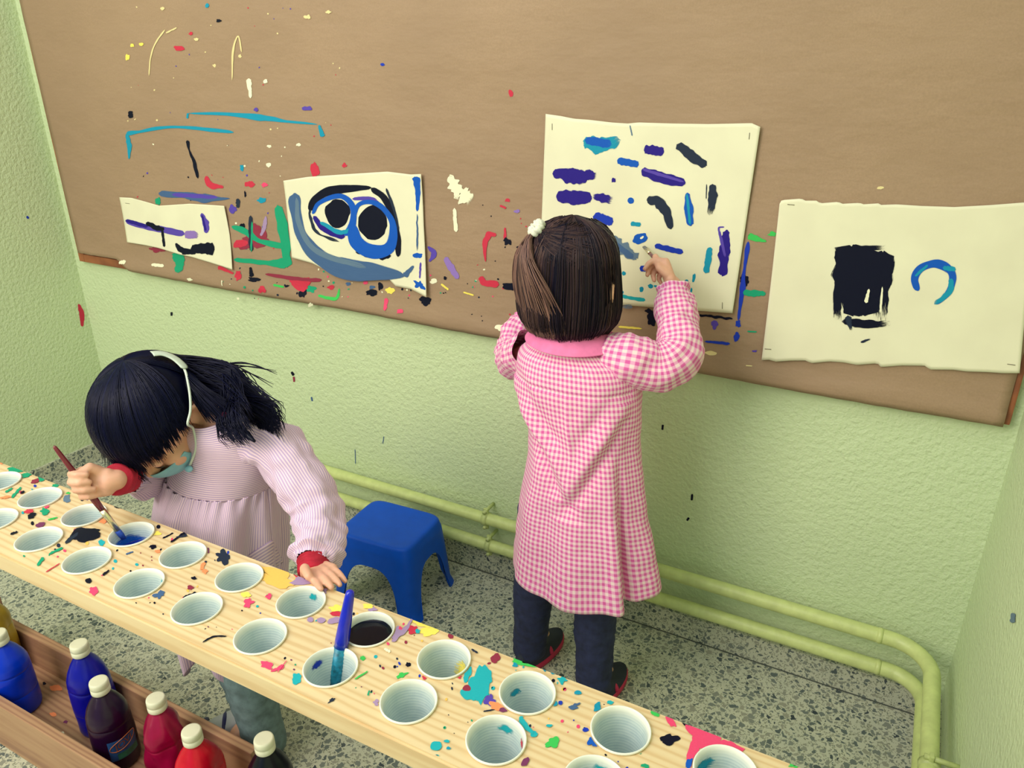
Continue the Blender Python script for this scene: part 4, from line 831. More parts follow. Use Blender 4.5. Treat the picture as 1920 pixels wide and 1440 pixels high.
def cap_arr(p0, r0, p1, r1, seg=16):
    p0, p1 = np.asarray(p0, float), np.asarray(p1, float); d = p1 - p0; L = np.linalg.norm(d) + 1e-9; d = d / L
    P = []; R = []
    for k in range(5):
        a = math.pi / 2 * k / 5; P.append(p0 - d * r0 * math.cos(a)); R.append(max(1e-4, r0 * math.sin(a)))
    P.append(p0); R.append(r0); P.append(p1); R.append(r1)
    for k in range(4, -1, -1):
        a = math.pi / 2 * k / 5; P.append(p1 + d * r1 * math.cos(a)); R.append(max(1e-4, r1 * math.sin(a)))
    P = np.array(P); ref = np.array([0, 0, 1.0]) if abs(d[2]) < .9 else np.array([1.0, 0, 0]); n = unit(np.cross(d, ref)); b = np.cross(d, n)
    V = [P[i] + R[i] * (n * math.cos(2 * math.pi * j / seg) + b * math.sin(2 * math.pi * j / seg)) for i in range(len(P)) for j in range(seg)]
    Fc = [tuple(reversed(range(seg)))] + gridfaces(len(P), seg, True) + [tuple(range((len(P) - 1) * seg, len(P) * seg))]
    return np.array(V), Fc
def fuse(name, prims, voxel, mat, parent, smooth=4):
    """overlapping solids fused into one continuous skin"""
    V = []; Fc = []; o = 0
    for (v, f) in prims: V.append(v); Fc += [tuple(i + o for i in q) for q in f]; o += len(v)
    me = bpy.data.meshes.new(name); me.from_pydata([tuple(p) for p in np.concatenate(V)], [], Fc)
    ob = bpy.data.objects.new(name, me); COL.objects.link(ob)
    m = ob.modifiers.new('r', 'REMESH'); m.mode = 'VOXEL'; m.voxel_size = voxel; m.use_smooth_shade = True
    m = ob.modifiers.new('s', 'SMOOTH'); m.factor = 0.5; m.iterations = smooth
    bpy.context.view_layer.update(); nm = bpy.data.meshes.new_from_object(ob.evaluated_get(bpy.context.evaluated_depsgraph_get()))
    bpy.data.objects.remove(ob); nm.name = name
    nm.polygons.foreach_set('use_smooth', np.ones(len(nm.polygons), bool)); nm.materials.clear()
    return put(name, nm, mat, parent)
def head_prims(c, F, L, U, s=1.0, eo=0.0):
    c = np.asarray(c); E = lambda f, l, u, a, b, d: sph_arr(c + s * (F * f + L * l + U * u), (F * a * s, L * b * s, U * d * s))
    P = [E(-.004, 0, .012, .086, .071, .082), E(.022, 0, -.036, .058, .058, .060), E(.044, 0, -.075, .030, .034, .022), E(.050, .034, -.034, .026, .024, .024), E(.050, -.034, -.034, .026, .024, .024), E(.060, 0, .025, .026, .050, .032)]
    P.append(cap_arr(c + s * (F * .078 + U * -.008), .006 * s, c + s * (F * .090 + U * -.031), .0085 * s))
    for q in (1, -1): P.append(E(.083, .008 * q, -.033, .007, .007, .006))
    P.append(E(.078, 0, -.056, .008, .019, .005)); P.append(E(.077, 0, -.065, .008, .016, .0055))
    for q in (1, -1):   # ear: rim and lobe
        ec = c + s * (F * -.004 + L * q * (.071 + eo) + U * -.018)
        if eo: P.append(sph_arr(c + s * (F * -.004 + L * q * (.068 + eo * .5) + U * -.018), (F * .010 * s, L * (.008 + eo * .5) * s, U * .014 * s)))
        ring = [ec + s * (F * (.013 * math.cos(t) - .006) + U * (.024 * math.sin(t)) + L * q * (.006 + .006 * (-math.cos(t)))) for t in np.linspace(-1.9, 3.6, 9)]
        for a, b in zip(ring[:-1], ring[1:]): P.append(cap_arr(a, .0042 * s, b, .0042 * s, 8))
        P.append(sph_arr(ec + s * (F * -.004 + L * q * .002), (F * .012 * s, L * .004 * s, U * .022 * s)))
    return P
def face_parts(c, F, L, U, parent, s=1.0, closed=False):
    for q in (1, -1):
        if closed:      # eyes cast down: lid line and lashes
            p = c + s * (F * .0765 + L * q * .029 + U * -.010)
            v, f = sph_arr(p + U * .003, (F * .0075 * s, L * .0125 * s, U * .0080 * s)); mk('eyelid', v, f, MATS['skin'], parent)
            arc = [p + s * (F * (.0065 - 18 * x * x) + L * q * x + U * (-.004 + 14 * x * x)) for x in np.linspace(-.013, .013, 9)]
            tube('eyelashes', arc, [.0006, .0010, .0012, .0013, .0013, .0013, .0012, .0010, .0006], MATS['eye_dark'], parent, 8)
            continue
        p = c + s * (F * .0745 + L * q * .029 + U * -.006)
        v, f = sph_arr(p, (F * .009 * s, L * .0125 * s, U * .0085 * s)); e = mk('eye', v, f, MATS['eye_white'], parent)
        v, f = sph_arr(p + F * .0055 * s, (F * .0042 * s, L * .0058 * s, U * .0058 * s)); mk('iris', v, f, MATS['eye_dark'], e)
        arc = [p + s * (F * .006 + L * q * x + U * (.017 - 22 * (x - .0) ** 2)) for x in np.linspace(-.014, .014, 7)]
        tube('eyebrow', arc, [.0008, .0018, .002, .002, .002, .0016, .0006], MATS['eye_dark'], parent, 8)
def hand_prims(W, d, n, s, curl, thumb, k=1.0, spread=0.0):
    """W wrist, d towards the knuckles, n the way the palm faces, s thumb side; curl = per finger three joint angles (deg)"""
    W, d, n, s = map(lambda x: np.asarray(x, float), (W, d, n, s)); P = []
    base = []
    for i in range(4):     # index .. little
        o = s * k * (.0205 - .0137 * i); len_p = (.047, .049, .046, .041)[i] * k
        kn = W + d * len_p + o; base.append(kn)
        P.append(cap_arr(W + d * .006 * k + o * .62, .0125 * k, kn, .0090 * k, 12))
    P.append(sph_arr(W + d * .024 * k + n * .004 * k, (d * .024 * k, s * .025 * k, n * .012 * k)))
    P.append(cap_arr(W + d * .010 * k + s * .012 * k, .013 * k, W + d * .030 * k + s * .022 * k + n * .006 * k, .0095 * k, 12))
    for i in range(4):
        ln = [(.024, .0165, .014), (.027, .018, .0145), (.0255, .017, .014), (.020, .0135, .013)][i]; r = (.0074, .0076, .0072, .0064)[i] * k
        p = base[i]; a = 0.0; c = curl[i]
        sp = s * (spread * (1.5 - i))
        for j in range(3):
            a += math.radians(c[j]); dr = unit(d * math.cos(a) + n * math.sin(a) + sp); q = p + dr * ln[j] * k
            r2 = r * (.93 if j < 2 else .82); P.append(cap_arr(p, r, q, r2, 12)); p = q; r = r2
    t0 = W + d * .018 * k + s * .020 * k + n * .004 * k; pts = [t0] + [np.asarray(t, float) for t in thumb]
    rr = [.0105 * k, .0088 * k, .0074 * k]
    for a, b, r0, r1 in zip(pts[:-1], pts[1:], rr, rr[1:] + [.006 * k]): P.append(cap_arr(a, r0, b, r1, 12))
    return P
def loft_rings(name, rings, mat, parent, nrow=90, nseg=120, disp=None, uref=0.15, close_top=False):
    """rings: (cx, cy, cz, a, b, tiltx, tilty) stacked; disp(theta, t, p)->radial offset"""
    R = catmull(np.array(rings, float), nrow); V = []; UV = []; vl = 0
    for i in range(nrow):
        if i: vl += np.linalg.norm(R[i][:3] - R[i - 1][:3]) + abs(R[i][3] - R[i - 1][3]) * .3
        for j in range(nseg):
            t = 2 * math.pi * j / nseg; x, y = math.cos(t), math.sin(t)
            p = np.array([R[i][0] + R[i][3] * x, R[i][1] + R[i][4] * y, R[i][2] + R[i][5] * x + R[i][6] * y])
            if disp: 
                dd = disp(t, i / (nrow - 1), p)
                p = p + np.array([x, y, 0]) * dd[0] + np.array([0, 0, dd[1]])
            V.append(p); UV.append((j / nseg * 2 * math.pi * uref, vl))
        # duplicate seam column
    nc = nseg + 1; V2 = []; U2 = []
    for i in range(nrow):
        V2 += V[i * nseg:(i + 1) * nseg] + [V[i * nseg]]; U2 += UV[i * nseg:(i + 1) * nseg] + [(2 * math.pi * uref, UV[i * nseg][1])]
    return mk(name, V2, gridfaces(nrow, nc), mat, parent, U2)
def strands(name, paths, r, mat, parent, tints, sides=3):
    V = []; Fc = []; T = []
    for P, tint in zip(paths, tints):
        P = np.asarray(P); n = len(P); tg = np.gradient(P, axis=0); tg /= np.linalg.norm(tg, axis=1)[:, None] + 1e-9
        ref = np.array([.3, .5, .8]); N = np.cross(tg, ref); N /= np.linalg.norm(N, axis=1)[:, None] + 1e-9; B = np.cross(tg, N); o = len(V)
        for i in range(n):
            rr = r * (1.0 if i < n * .6 else 1 - .85 * (i - n * .6) / (n * .4))
            for k in range(sides):
                a = 2 * math.pi * k / sides; V.append(P[i] + (N[i] * math.cos(a) + B[i] * math.sin(a)) * rr); T.append(tint)
        Fc += [tuple(o + x for x in f) for f in gridfaces(n, sides, True)]
    return mk(name, V, Fc, mat, parent, None, True, {'tint': T})
def wrink(amp, bands, seed, amp2=0.0):
    def f(t, th, p):
        return amp * noise.noise((math.cos(th) * 1.2 + seed, math.sin(th) * 1.2, t * bands)) + amp2 * noise.noise((p[0] * 38 + seed, p[1] * 38, p[2] * 38))
    return f
def shoe(name, ankle, fwd, L, mats, parent, strap=None, collar=None):
    """low trainer: sole, upper, toe cap"""
    a = np.array([ankle[0], ankle[1], 0.0]); f = unit([fwd[0], fwd[1], 0]); s = np.array([-f[1], f[0], 0]); u = np.array([0, 0, 1.0])
    def ov(z, k, n=28):
        out = []
        for j in range(n):
            t = 2 * math.pi * j / n; x = math.cos(t); w = .034 + .004 * x
            out.append(a + f * (.35 * L - .02 + .5 * L * x) + s * math.sin(t) * w * k + u * z)
        return out
    V = ov(0, .97) + ov(.006, 1.02) + ov(.018, 1.0) + ov(.020, .94); n = 28
    sole = mk('shoe_sole', V, [tuple(reversed(range(n)))] + gridfaces(4, n, True) + [tuple(range(3 * n, 4 * n))], MATS[mats[1]], parent)
    rows = []
    for (h, sc, back) in ((.018, 1.0, 0), (.030, .98, 0), (.042, .88, 0), (.054, .66, .18), (.066, .48, .36), (.074, .42, .45)):
        row = []
        for j in range(n):
            t = 2 * math.pi * j / n; x = math.cos(t); xx = x * sc if x < 0 else x * (sc if h < .03 else sc * (1 - back * .6))
            hh = h - .012 * max(0, x) * (h > .03)
            row.append(a + f * (.35 * L - .02 - back * L * .42 + .5 * L * xx * .97) + s * math.sin(t) * (.033 + .003 * x) * (sc ** .55) + u * hh)
        rows.append(row)
    V = [p for r in rows for p in r]
    up = mk('shoe_upper', V, gridfaces(6, n, True), MATS[mats[0]], parent)
    if strap:
        for (t0, mt) in strap:
            P = [a + f * (.35 * L - .02 + t0 * L) + s * .0345 * math.sin(q) * (1 - .1 * abs(t0)) + u * (.022 + .028 * math.cos(q) * (1 - t0)) for q in np.linspace(-1.5, 1.5, 12)]
            tube('shoe_stripe', P, .0055, MATS[mt], up, 8)
    if collar: tube('shoe_collar', rows[-1] + [rows[-1][0]], .0045, MATS[collar], up, 8, False)
    return up

# ------------------------------------------------------------------ child standing at the board (seen from behind)
def child_standing():
    Yc = 1.30
    foot = np.array([-0.55, Yc, 0])
    root = empty('person', foot); tag(root, 'child in a pink gingham smock painting at the board, back turned', 'person')
    F = unit([0.06, 1, -0.05]); L = unit([-1, 0.06, 0]); L = unit(L - F * np.dot(L, F)); U = np.cross(F, L)
    hc = AY(1072, 520, 1.315)
    P = head_prims(hc, F, L, U, 1.0, .013)
    neck = np.array([-0.560, 1.305, .885])
    P.append(cap_arr(hc - U * .04 - F * .015, .038, neck, .040))
    # trunk
    pel = np.array([-0.545, 1.30, .50])
    P += [cap_arr(neck + [0, 0, -.04], .075, pel + [0, 0, .14], .080), cap_arr(neck + [-.06, 0, -.040], .034, neck + [.06, 0, -.040], .034), cap_arr(pel + [-.03, 0, 0], .085, pel + [.03, 0, 0], .085), cap_arr(pel + [0, 0, .15], .082, pel, .088)]
    # legs
    kL, kR = AY(1001, 1150, 1.315), AY(1111, 1195, 1.300); aL, aR = AY(992, 1248, 1.325), AY(1112, 1312, 1.285)
    aL[2] = aR[2] = 0.055
    for hip, kn, an in ((pel + [-.055, 0, -.02], kL, aL), (pel + [.05, 0, -.02], kR, aR)):
        kn2 = np.array([kn[0], kn[1] + .005, .27]); P += [cap_arr(hip, .062, kn2, .042), cap_arr(kn2, .041, an, .028), cap_arr(an, .027, an + [0, .07, -.02], .022)]
    # right arm, raised with the brush
    shR = AY(1186, 676, 1.300); elR = AY(1275, 668, 1.345); wrR = AY(1260, 534, 1.440)
    P += [cap_arr(shR, .032, elR, .026), cap_arr(elR, .026, wrR, .018)]
    dd = unit(AY(1246, 478, 1.478) - wrR); nn = camdir(-.9, 0, -.35); nn = unit(nn - dd * np.dot(nn, dd)); ss = np.cross(nn, dd)
    if np.dot(ss, CN) < 0: ss = -ss
    tip = AY(1207, 462, YB - 0.014); grip = AY(1230, 484, 1.482); tail = AY(1268, 531, 1.425)
    P += hand_prims(wrR, dd, nn, ss, [(58, 50, 25), (66, 60, 30), (74, 70, 35), (80, 74, 40)], [wrR + dd * .030 + ss * .026 + nn * .014, grip + ss * .006], 0.92)
    # left arm, bent in front of the chest, hand on the paper
    shL = AY(996, 668, 1.305); elL = AY(966, 674, 1.385); wrL = AY(987, 600, 1.475)
    P += [cap_arr(shL, .030, elL, .024), cap_arr(elL, .023, wrL, .017)]
    d2 = unit(np.array([.25, .6, .55])); n2 = unit(np.array([.1, .8, -.5])); n2 = unit(n2 - d2 * np.dot(n2, d2)); s2 = np.cross(d2, n2)
    P += hand_prims(wrL, d2, n2, s2, [(18, 22, 14)] * 4, [wrL + d2 * .03 + s2 * .034, wrL + d2 * .052 + s2 * .04], 0.92)
    body = fuse('body', P, 0.0026, MATS['skin'], root)
    face_parts(hc, F, L, U, body)
    # brush
    d = unit(tip - tail)
    flat_brush('paintbrush', tip, tail, 0.0042, 'handle_red', 'dark red paintbrush in the raised hand of the child at the board', 0.022, 0.016, 'bristle_grey', (0.0036, 0.0042, 0.0028), ferr='ferrule_metal')
    # jeans
    for hip, kn, an in ((pel + [-.055, 0, -.02], kL, aL), (pel + [.05, 0, -.02], kR, aR)):
        kn2 = np.array([kn[0], kn[1] + .005, .27]); path = catmull([hip, kn2, 0.5 * (kn2 + an), an + [0, 0, -.012]], 50)
        tube('trouser_leg', path, np.interp(np.linspace(0, 1, 50), [0, .33, .66, 1], [.070, .050, .044, .040]), MATS['jeans_navy'], root, 40, True, wrink(.0035, 34, hip[0] * 9, .0012))
    for an in (aL, aR): shoe('shoe', an - np.array([0, .012, 0]), (.22, 1), .19, ('shoe_dark', 'shoe_pink'), root, [(.05, 'shoe_pink')])
    # smock
    gm = MATS['gingham_pink']
    def ctr(u, v, y): return AY(u, v, y)
    hem = ctr(1098, 1062, 1.30)
    zr = lambda v: AY(1085, v, 1.30)[2]
    def ring(u, v, a, b, y=1.30, tx=0, ty=0):
        c = ctr(u, v, y); return (c[0], c[1], c[2], a, b, tx, ty)
    rings = [ring(1072, 626, .050, .046), ring(1074, 638, .078, .060, 1.30), ring(1077, 657, .104, .068), ring(1080, 672, .120, .078), ring(1083, 706, .127, .086), ring(1086, 760, .126, .090), ring(1093, 815, .116, .092), ring(1093, 880, .122, .100), ring(1090, 940, .133, .108), ring(1090, 1000, .145, .118), ring(1091, 1055, .158, .128, 1.30, .0, .02)]
    def dsp(t, h, p):
        r = 0.0; dz = 0.0
        fl = max(0, h - .35) / .65
        r += fl * (.008 * math.sin(t * 5 + .8) + .006 * math.sin(t * 9 + 2.1)) * (0.6 + 0.6 * noise.noise((math.cos(t) * 2, math.sin(t) * 2, h)))
        r += .004 * noise.noise((p[0] * 14, p[1] * 14, p[2] * 9)) * min(1, h * 5) + .0022 * noise.noise((p[0] * 34, p[1] * 34, p[2] * 26 + 4)) * min(1, h * 4)
        # drag folds running to a V on the back (theta = -90 deg is the back)
        th = (t + math.pi / 2 + math.pi) % (2 * math.pi) - math.pi     # 0 at the back, + to the right
        for (t0, h0, t1, h1, w, am) in ((-1.05, .50, .10, .745, .028, -.015), (.95, .52, .12, .745, .028, -.015), (-1.05, .455, .08, .70, .040, .013), (.95, .475, .14, .70, .040, .013), (-.75, .40, -.05, .60, .025, -.005), (.8, .42, .2, .58, .025, -.005), (0.12, .43, .12, .62, .022, .004)):
            if h0 != h1 and min(h0, h1) - .04 < h < max(h0, h1) + .04:
                tt = t0 + (t1 - t0) * (h - h0) / (h1 - h0); k = (th - tt)
                env = math.exp(-((h - (h0 + h1) / 2) / (abs(h1 - h0) * .6)) ** 2); sl = abs((t1 - t0) / (h1 - h0)) * w * 1.0 + .05
                r += am * env * math.exp(-(k / sl) ** 2)
        # yoke seam
        r += -.003 * math.exp(-((h - .405) / .006) ** 2) * (abs(th) < 1.3)
        # open side: back panel overlaps the front one
        k = (th - .92); dpt = max(0, min(1, (h - .60) / .3))
        r += dpt * (.016 * math.exp(-((k + .09) / .13) ** 2) - .030 * math.exp(-((k - .08) / .09) ** 2) + .020 * math.exp(-((k - .50) / .3) ** 2))
        dz += -.010 * fl * math.exp(-((th - .3) / .9) ** 2) * (h > .9) * (h - .9) * 10
        return (r, dz)
    sm = loft_rings('smock', rings, gm, root, 150, 240, dsp, .150)
    md = sm.modifiers.new('thickness', 'SOLIDIFY'); md.thickness = .0016; md.offset = -1
    # sleeves
    def sleeve(pts, rad, seed, nm='sleeve'):
        path = catmull(pts, 70); r = np.interp(np.linspace(0, 1, 70), np.linspace(0, 1, len(rad)), rad)
        def w(t, th, p): return .0055 * noise.noise((math.cos(th) * 1.3 + seed, math.sin(th) * 1.3, t * 7)) + .0035 * noise.noise((math.cos(th) * 2 + seed, math.sin(th) * 2, t * 18)) + .009 * max(0, .35 - abs(noise.noise((math.cos(th) * 1.1 + seed * 2, math.sin(th) * 1.1, t * 9 + th * .4)))) - .0015 + .0016 * noise.noise((p[0] * 50, p[1] * 50, p[2] * 50)) - (.004 * math.exp(-((t - .955) / .012) ** 2))
        V, Fc, UV = tube_arr(path, r, 56, False, w)
        return mk(nm, V, Fc, gm, sm, UV)
    sleeve([AY(1138, 668, 1.30), AY(1180, 676, 1.303), AY(1232, 684, 1.325), AY(1272, 664, 1.350), AY(1271, 615, 1.388), AY(1264, 570, 1.420), AY(1261, 538, 1.440)], [.046, .052, .049, .046, .042, .038, .033], 3.0)
    sleeve([AY(1000, 660, 1.305), AY(978, 666, 1.325), AY(964, 676, 1.375), AY(962, 655, 1.41), AY(968, 622, 1.44), AY(984, 602, 1.468)], [.046, .044, .040, .037, .033, .028], 8.0)
    # flat collar
    cr = [ring(1071, 612, .048, .046, 1.302), ring(1072, 620, .062, .056, 1.302, 0, -.001), ring(1073, 633, .082, .069, 1.300, 0, 0), ring(1074, 642, .094, .076, 1.300, 0, .003)]
    co = loft_rings('collar', cr, MATS['collar_pink'], sm, 24, 96, lambda t, h, p: (.004 + .002 * math.sin(t * 3) * h, .004), .1)
    md = co.modifiers.new('thickness', 'SOLIDIFY'); md.thickness = .002
    # hair
    top = AY(1084, 404, 1.31); zt_ = top[2]; zb = AY(1066, 617, 1.30)[2]; c0 = np.array([hc[0] + .004, 1.305, 0])
    prof = [(0, 0), (.03, .034), (.09, .058), (.18, .076), (.30, .087), (.46, .092), (.62, .096), (.76, .098), (.88, .093), (1.0, .080)]
    pz = np.array([p[0] for p in prof]); pr = np.array([p[1] for p in prof])
    def shell(phi, t, out=0.0):
        r = np.interp(t, pz, pr) ; z = zt_ + (zb - zt_) * t
        fx = 0.93 + .03 * math.cos(2 * phi); skew = -0.012 * t * max(0, -math.cos(phi))
        return np.array([c0[0] + (r + out) * math.cos(phi) * fx + skew, c0[1] + (r + out) * math.sin(phi) * 0.98, z - (0.018 * max(0, math.sin(phi)) * (t > .3))])
    V = []; nt, nph = 40, 90; ph = np.linspace(math.radians(128), math.radians(128 + 284), nph)
    ts = np.linspace(0, .985, nt) ** 1.4
    for t in ts:
        for p in ph:
            w = .0028 * noise.noise((p * 9, t * 1.5, 0)); V.append(shell(p, t, -.005 + w))
    def earhole(p, t): a = math.degrees(p) % 360; return False
    Fs = [f for f in gridfaces(nt, nph) if not earhole(ph[f[0] % nph], ts[f[0] // nph])]
    cap = mk('hair_shell', V, Fs, MATS['hair_brown'], None, None, True, {'tint': [0.02 + .05 * abs(noise.noise((v[0] * 90, 0, 0))) for v in V]})
    paths = []; tints = []; rs = random.Random(3)
    scr = shell(math.radians(222), .10, .010)       # scrunchie
    for k in range(2600):
        p0 = math.radians(rs.uniform(126, 414)); st = rs.choice([0, 0, 0, rs.uniform(0, .3)]); en = rs.uniform(.90, 1.02); out = rs.uniform(-.004, .004) + .002
        
        if 331 < (math.degrees(p0) % 360) < 354:      # parted round the ear
            z_ = rs.random()
            if z_ < .62: en = rs.uniform(.38, .54)
            elif z_ < .95: st = rs.uniform(.64, .74)
        lump = .004 * noise.noise((p0 * 5, 0, 0)); pth = []
        a1 = rs.uniform(-.06, .06); cl = round(p0 * 14) / 14; 
        for i in range(13):
            t = st + (en - st) * (i / 12) ** 1.1; ph_ = p0 + a1 * i / 12 + (cl - p0) * .5 * (i / 12) ** 2 + .03 * noise.noise((p0 * 3, t * 3, 1))
            tt = min(t, 1.0); q = shell(ph_, tt, out + lump - .012 * max(0, t - .9) * 6); q[2] -= max(0, t - 1) * .2
            pth.append(q)
        deg = math.degrees(p0) % 360
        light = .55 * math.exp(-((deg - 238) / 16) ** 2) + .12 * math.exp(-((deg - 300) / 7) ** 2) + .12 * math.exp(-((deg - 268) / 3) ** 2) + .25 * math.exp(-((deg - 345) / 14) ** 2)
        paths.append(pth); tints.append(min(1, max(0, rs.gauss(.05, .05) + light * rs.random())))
    for k in range(520):   # hair gathered up to the scrunchie
        p0 = math.radians(rs.uniform(130, 330)); t0 = rs.uniform(.02, .34); s0 = shell(p0, t0, .003); pth = []
        sphi, st_ = math.radians(222), .10
        for i in range(9):
            f = i / 8; pp = p0 + (sphi - p0) * f; tt = t0 + (st_ - t0) * f ** .8; pth.append(shell(pp, max(0.02, tt), .004 + .004 * f + rs.uniform(-.0008, .0008)))
        paths.append(pth); tints.append(abs(rs.gauss(.10, .08)))
    for k in range(900):   # the loose ponytail falling from it
        pe = math.radians(rs.gauss(240, 16)); en = rs.uniform(.86, 1.0); pth = []; o2 = rs.uniform(.004, .016)
        for i in range(14):
            f = i / 13; t = .10 + (en - .10) * f; pp = math.radians(222) + (pe - math.radians(222)) * (1 - (1 - f) ** 2)
            pth.append(shell(pp, t, .012 * (1 - f) ** 2 + o2 * math.sin(math.pi * min(1, f * 1.15 + .1)) + .002 + .002 * noise.noise((pe * 20, f * 4, 0))))
        paths.append(pth); tints.append(min(1, max(0, rs.gauss(.55, .28))))
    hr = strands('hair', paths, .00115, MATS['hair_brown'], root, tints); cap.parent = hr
    # scrunchie: puckered ring
    ax = unit(scr - np.array([c0[0], c0[1], scr[2] - .06])); n1 = unit(np.cross(ax, [0, 0, 1.0])); n3 = np.cross(ax, n1); V = []
    for i in range(60):
        a = 2 * math.pi * i / 60; cc = scr + ax * .004 + (n1 * math.cos(a) + n3 * math.sin(a)) * .010
        for j in range(12):
            b = 2 * math.pi * j / 12; r = .0078 * (1 + .22 * math.sin(a * 9 + b)); V.append(cc + (n1 * math.cos(a) + n3 * math.sin(a)) * r * math.cos(b) + ax * r * 1.15 * math.sin(b))
    Fc = [(i * 12 + j, ((i + 1) % 60) * 12 + j, ((i + 1) % 60) * 12 + (j + 1) % 12, i * 12 + (j + 1) % 12) for i in range(60) for j in range(12)]
    mk('scrunchie', V, Fc, MATS['scrunchie_white'], hr)
child_standing()

# ------------------------------------------------------------------ child leaning over the bench
def child_leaning():
    root = empty('person', (-1.10, 0.87, 0)); tag(root, 'dark-haired child in a striped lilac smock and face mask leaning over the cups', 'person')
    hc = AY(287, 776, 0.775)
    h0 = camdir(-.33, .33, .88); L = camdir(.93, -.05, .35); L = unit(L - h0 * np.dot(L, h0)); U = h0; F = np.cross(L, U)
    P = head_prims(hc, F, L, U, 1.09)
    nb = AY(418, 800, .850)          # base of the neck
    P.append(cap_arr(hc - U * .05 - F * .02, .036, nb, .040))
    che = AY(420, 880, .880); pel = np.array([-1.115, .885, .46]); 
    P += [cap_arr(nb + [0, .01, -.045], .055, che, .066), cap_arr(che, .062, pel, .054), cap_arr(pel + [-.025, 0, 0], .052, pel + [.025, 0, 0], .052)]
    # left arm (image right) propped on the plank edge
    shL = AY(508, 838, .862); elL = AY(590, 955, .832); wrL = AY(588, 1066, .745)
    P += [cap_arr(nb + [0, .01, -.05], .036, shL, .028), cap_arr(shL, .028, elL, .025), cap_arr(elL, .025, wrL, .018)]
    dl = unit(AZ(632, 1090, PZ + .020) - wrL); nl = unit(np.array([0, 0, -1.0]) - dl * (-dl[2])); sl = np.cross(dl, nl)
    if np.dot(sl, -CR) < 0: sl = -sl
    P += hand_prims(wrL, dl, nl, sl, [(2, 6, 8), (3, 8, 8), (5, 10, 10), (10, 12, 12)], [np.maximum(wrL + dl * .034 + sl * .024, [-9, -9, PZ + .012]), np.maximum(wrL + dl * .056 + sl * .026, [-9, -9, PZ + .010])], .92, .04)
    # right arm: forearm comes from behind the head to the brush
    shR = AY(300, 800, .90); elR = AY(296, 880, .865); wrR = AY(184, 880, .700)
    brA = unit(tipA - topA); tB = AZ(150, 893, .750)      # point of the brush inside the fist
    # keep the grip on the brush axis
    g = topA + (tipA - topA) * np.clip(np.dot(tB - topA, tipA - topA) / np.dot(tipA - topA, tipA - topA), 0, 1)
    wrR = g + camdir(1, .10, -.55) * .050 
    P += [cap_arr(nb + [0, .01, -.05], .036, shR, .030), cap_arr(shR, .028, elR, .025), cap_arr(elR, .025, wrR, .018)]
    n_ = camdir(.1, -.1, 1); d_ = unit(camdir(-1, -.02, .12)); d_ = unit(d_ - n_ * np.dot(d_, n_)); s_ = np.cross(n_, d_)
    if np.dot(s_, CU) < 0: s_ = -s_
    wH = g + camdir(1, .02, -.2) * .040 - n_ * .008
    P += hand_prims(wH, d_, n_, s_, [(70, 78, 40), (78, 82, 45), (84, 84, 45), (88, 86, 48)], [wH + d_ * .026 + s_ * .028 + n_ * .014, g + s_ * .016 + n_ * .012 + d_ * .004], .95)
    P.append(cap_arr(wrR, .018, wH + d_ * .004, .018))
    # legs
    hipL, hipR = pel + [.030, -.015, -.06], pel + [-.030, .0, -.06]
    aL = AZ(500, 1396, .05); aR = AZ(478, 1345, .05); aR = aR + np.array([-.01, .01, 0])
    for hip, an in ((hipL, aL), (hipR, aR)):
        kn = 0.5 * (hip + an) + np.array([0, -.025, 0.0]); kn[2] = .27
        P += [cap_arr(hip, .040, kn, .036), cap_arr(kn, .038, an, .028), cap_arr(an, .026, an + [0, -.05, -.02], .022)]
    body = fuse('body', P, .0026, MATS['skin'], root)
    face_parts(hc, F, L, U, body, 1.09, True)
    # trousers and shoes
    for hip, an in ((hipL, aL), (hipR, aR)):
        kn = 0.5 * (hip + an) + np.array([0, -.025, 0.0]); kn[2] = .27
        path = catmull([hip, kn, an + [0, 0, -.005]], 44); tube('trouser_leg', path, np.interp(np.linspace(0, 1, 44), [0, .5, 1], [.056, .047, .043]), MATS['jeans_grey'], root, 36, True, wrink(.004, 22, hip[0] * 5, .0015))
    shoe('shoe', aL, (.35, -1), .18, ('shoe_white', 'shoe_navy'), root, [(-.1, 'shoe_navy'), (.12, 'shoe_navy'), (.36, 'shoe_navy')], 'shoe_yellow')
    shoe('shoe', aR, (-.8, -.75), .18, ('shoe_white', 'shoe_navy'), root, [(-.1, 'shoe_navy'), (.12, 'shoe_navy'), (.36, 'shoe_navy')], 'shoe_yellow')
    # smock: gathered skirt below a straight yoke
    lv, lh = MATS['lilac_vertical'], MATS['lilac_horizontal']
    def ring(u, v, a, b, y, tx=0, ty=0):
        c = AY(u, v, y); return (c[0], c[1], c[2], a, b, tx, ty)
    r1 = [ring(398, 768, .047, .046, .838, 0, .016), ring(402, 778, .064, .056, .842, 0, .014), ring(416, 797, .090, .068, .852, 0, .010), ring(428, 826, .104, .076, .862), ring(426, 856, .110, .084, .868), ring(418, 890, .114, .092, .868)]
    yk = loft_rings('smock_yoke', r1, lh, root, 50, 120, lambda t, h, p: (.004 * noise.noise((p[0] * 20, p[1] * 20, p[2] * 14)), 0), .13)
    r2 = [ring(418, 888, .114, .092, .868), ring(414, 930, .122, .106, .862), ring(411, 990, .126, .114, .860), ring(414, 1050, .127, .114, .864), ring(422, 1120, .116, .106, .868), ring(430, 1200, .098, .096, .876)]
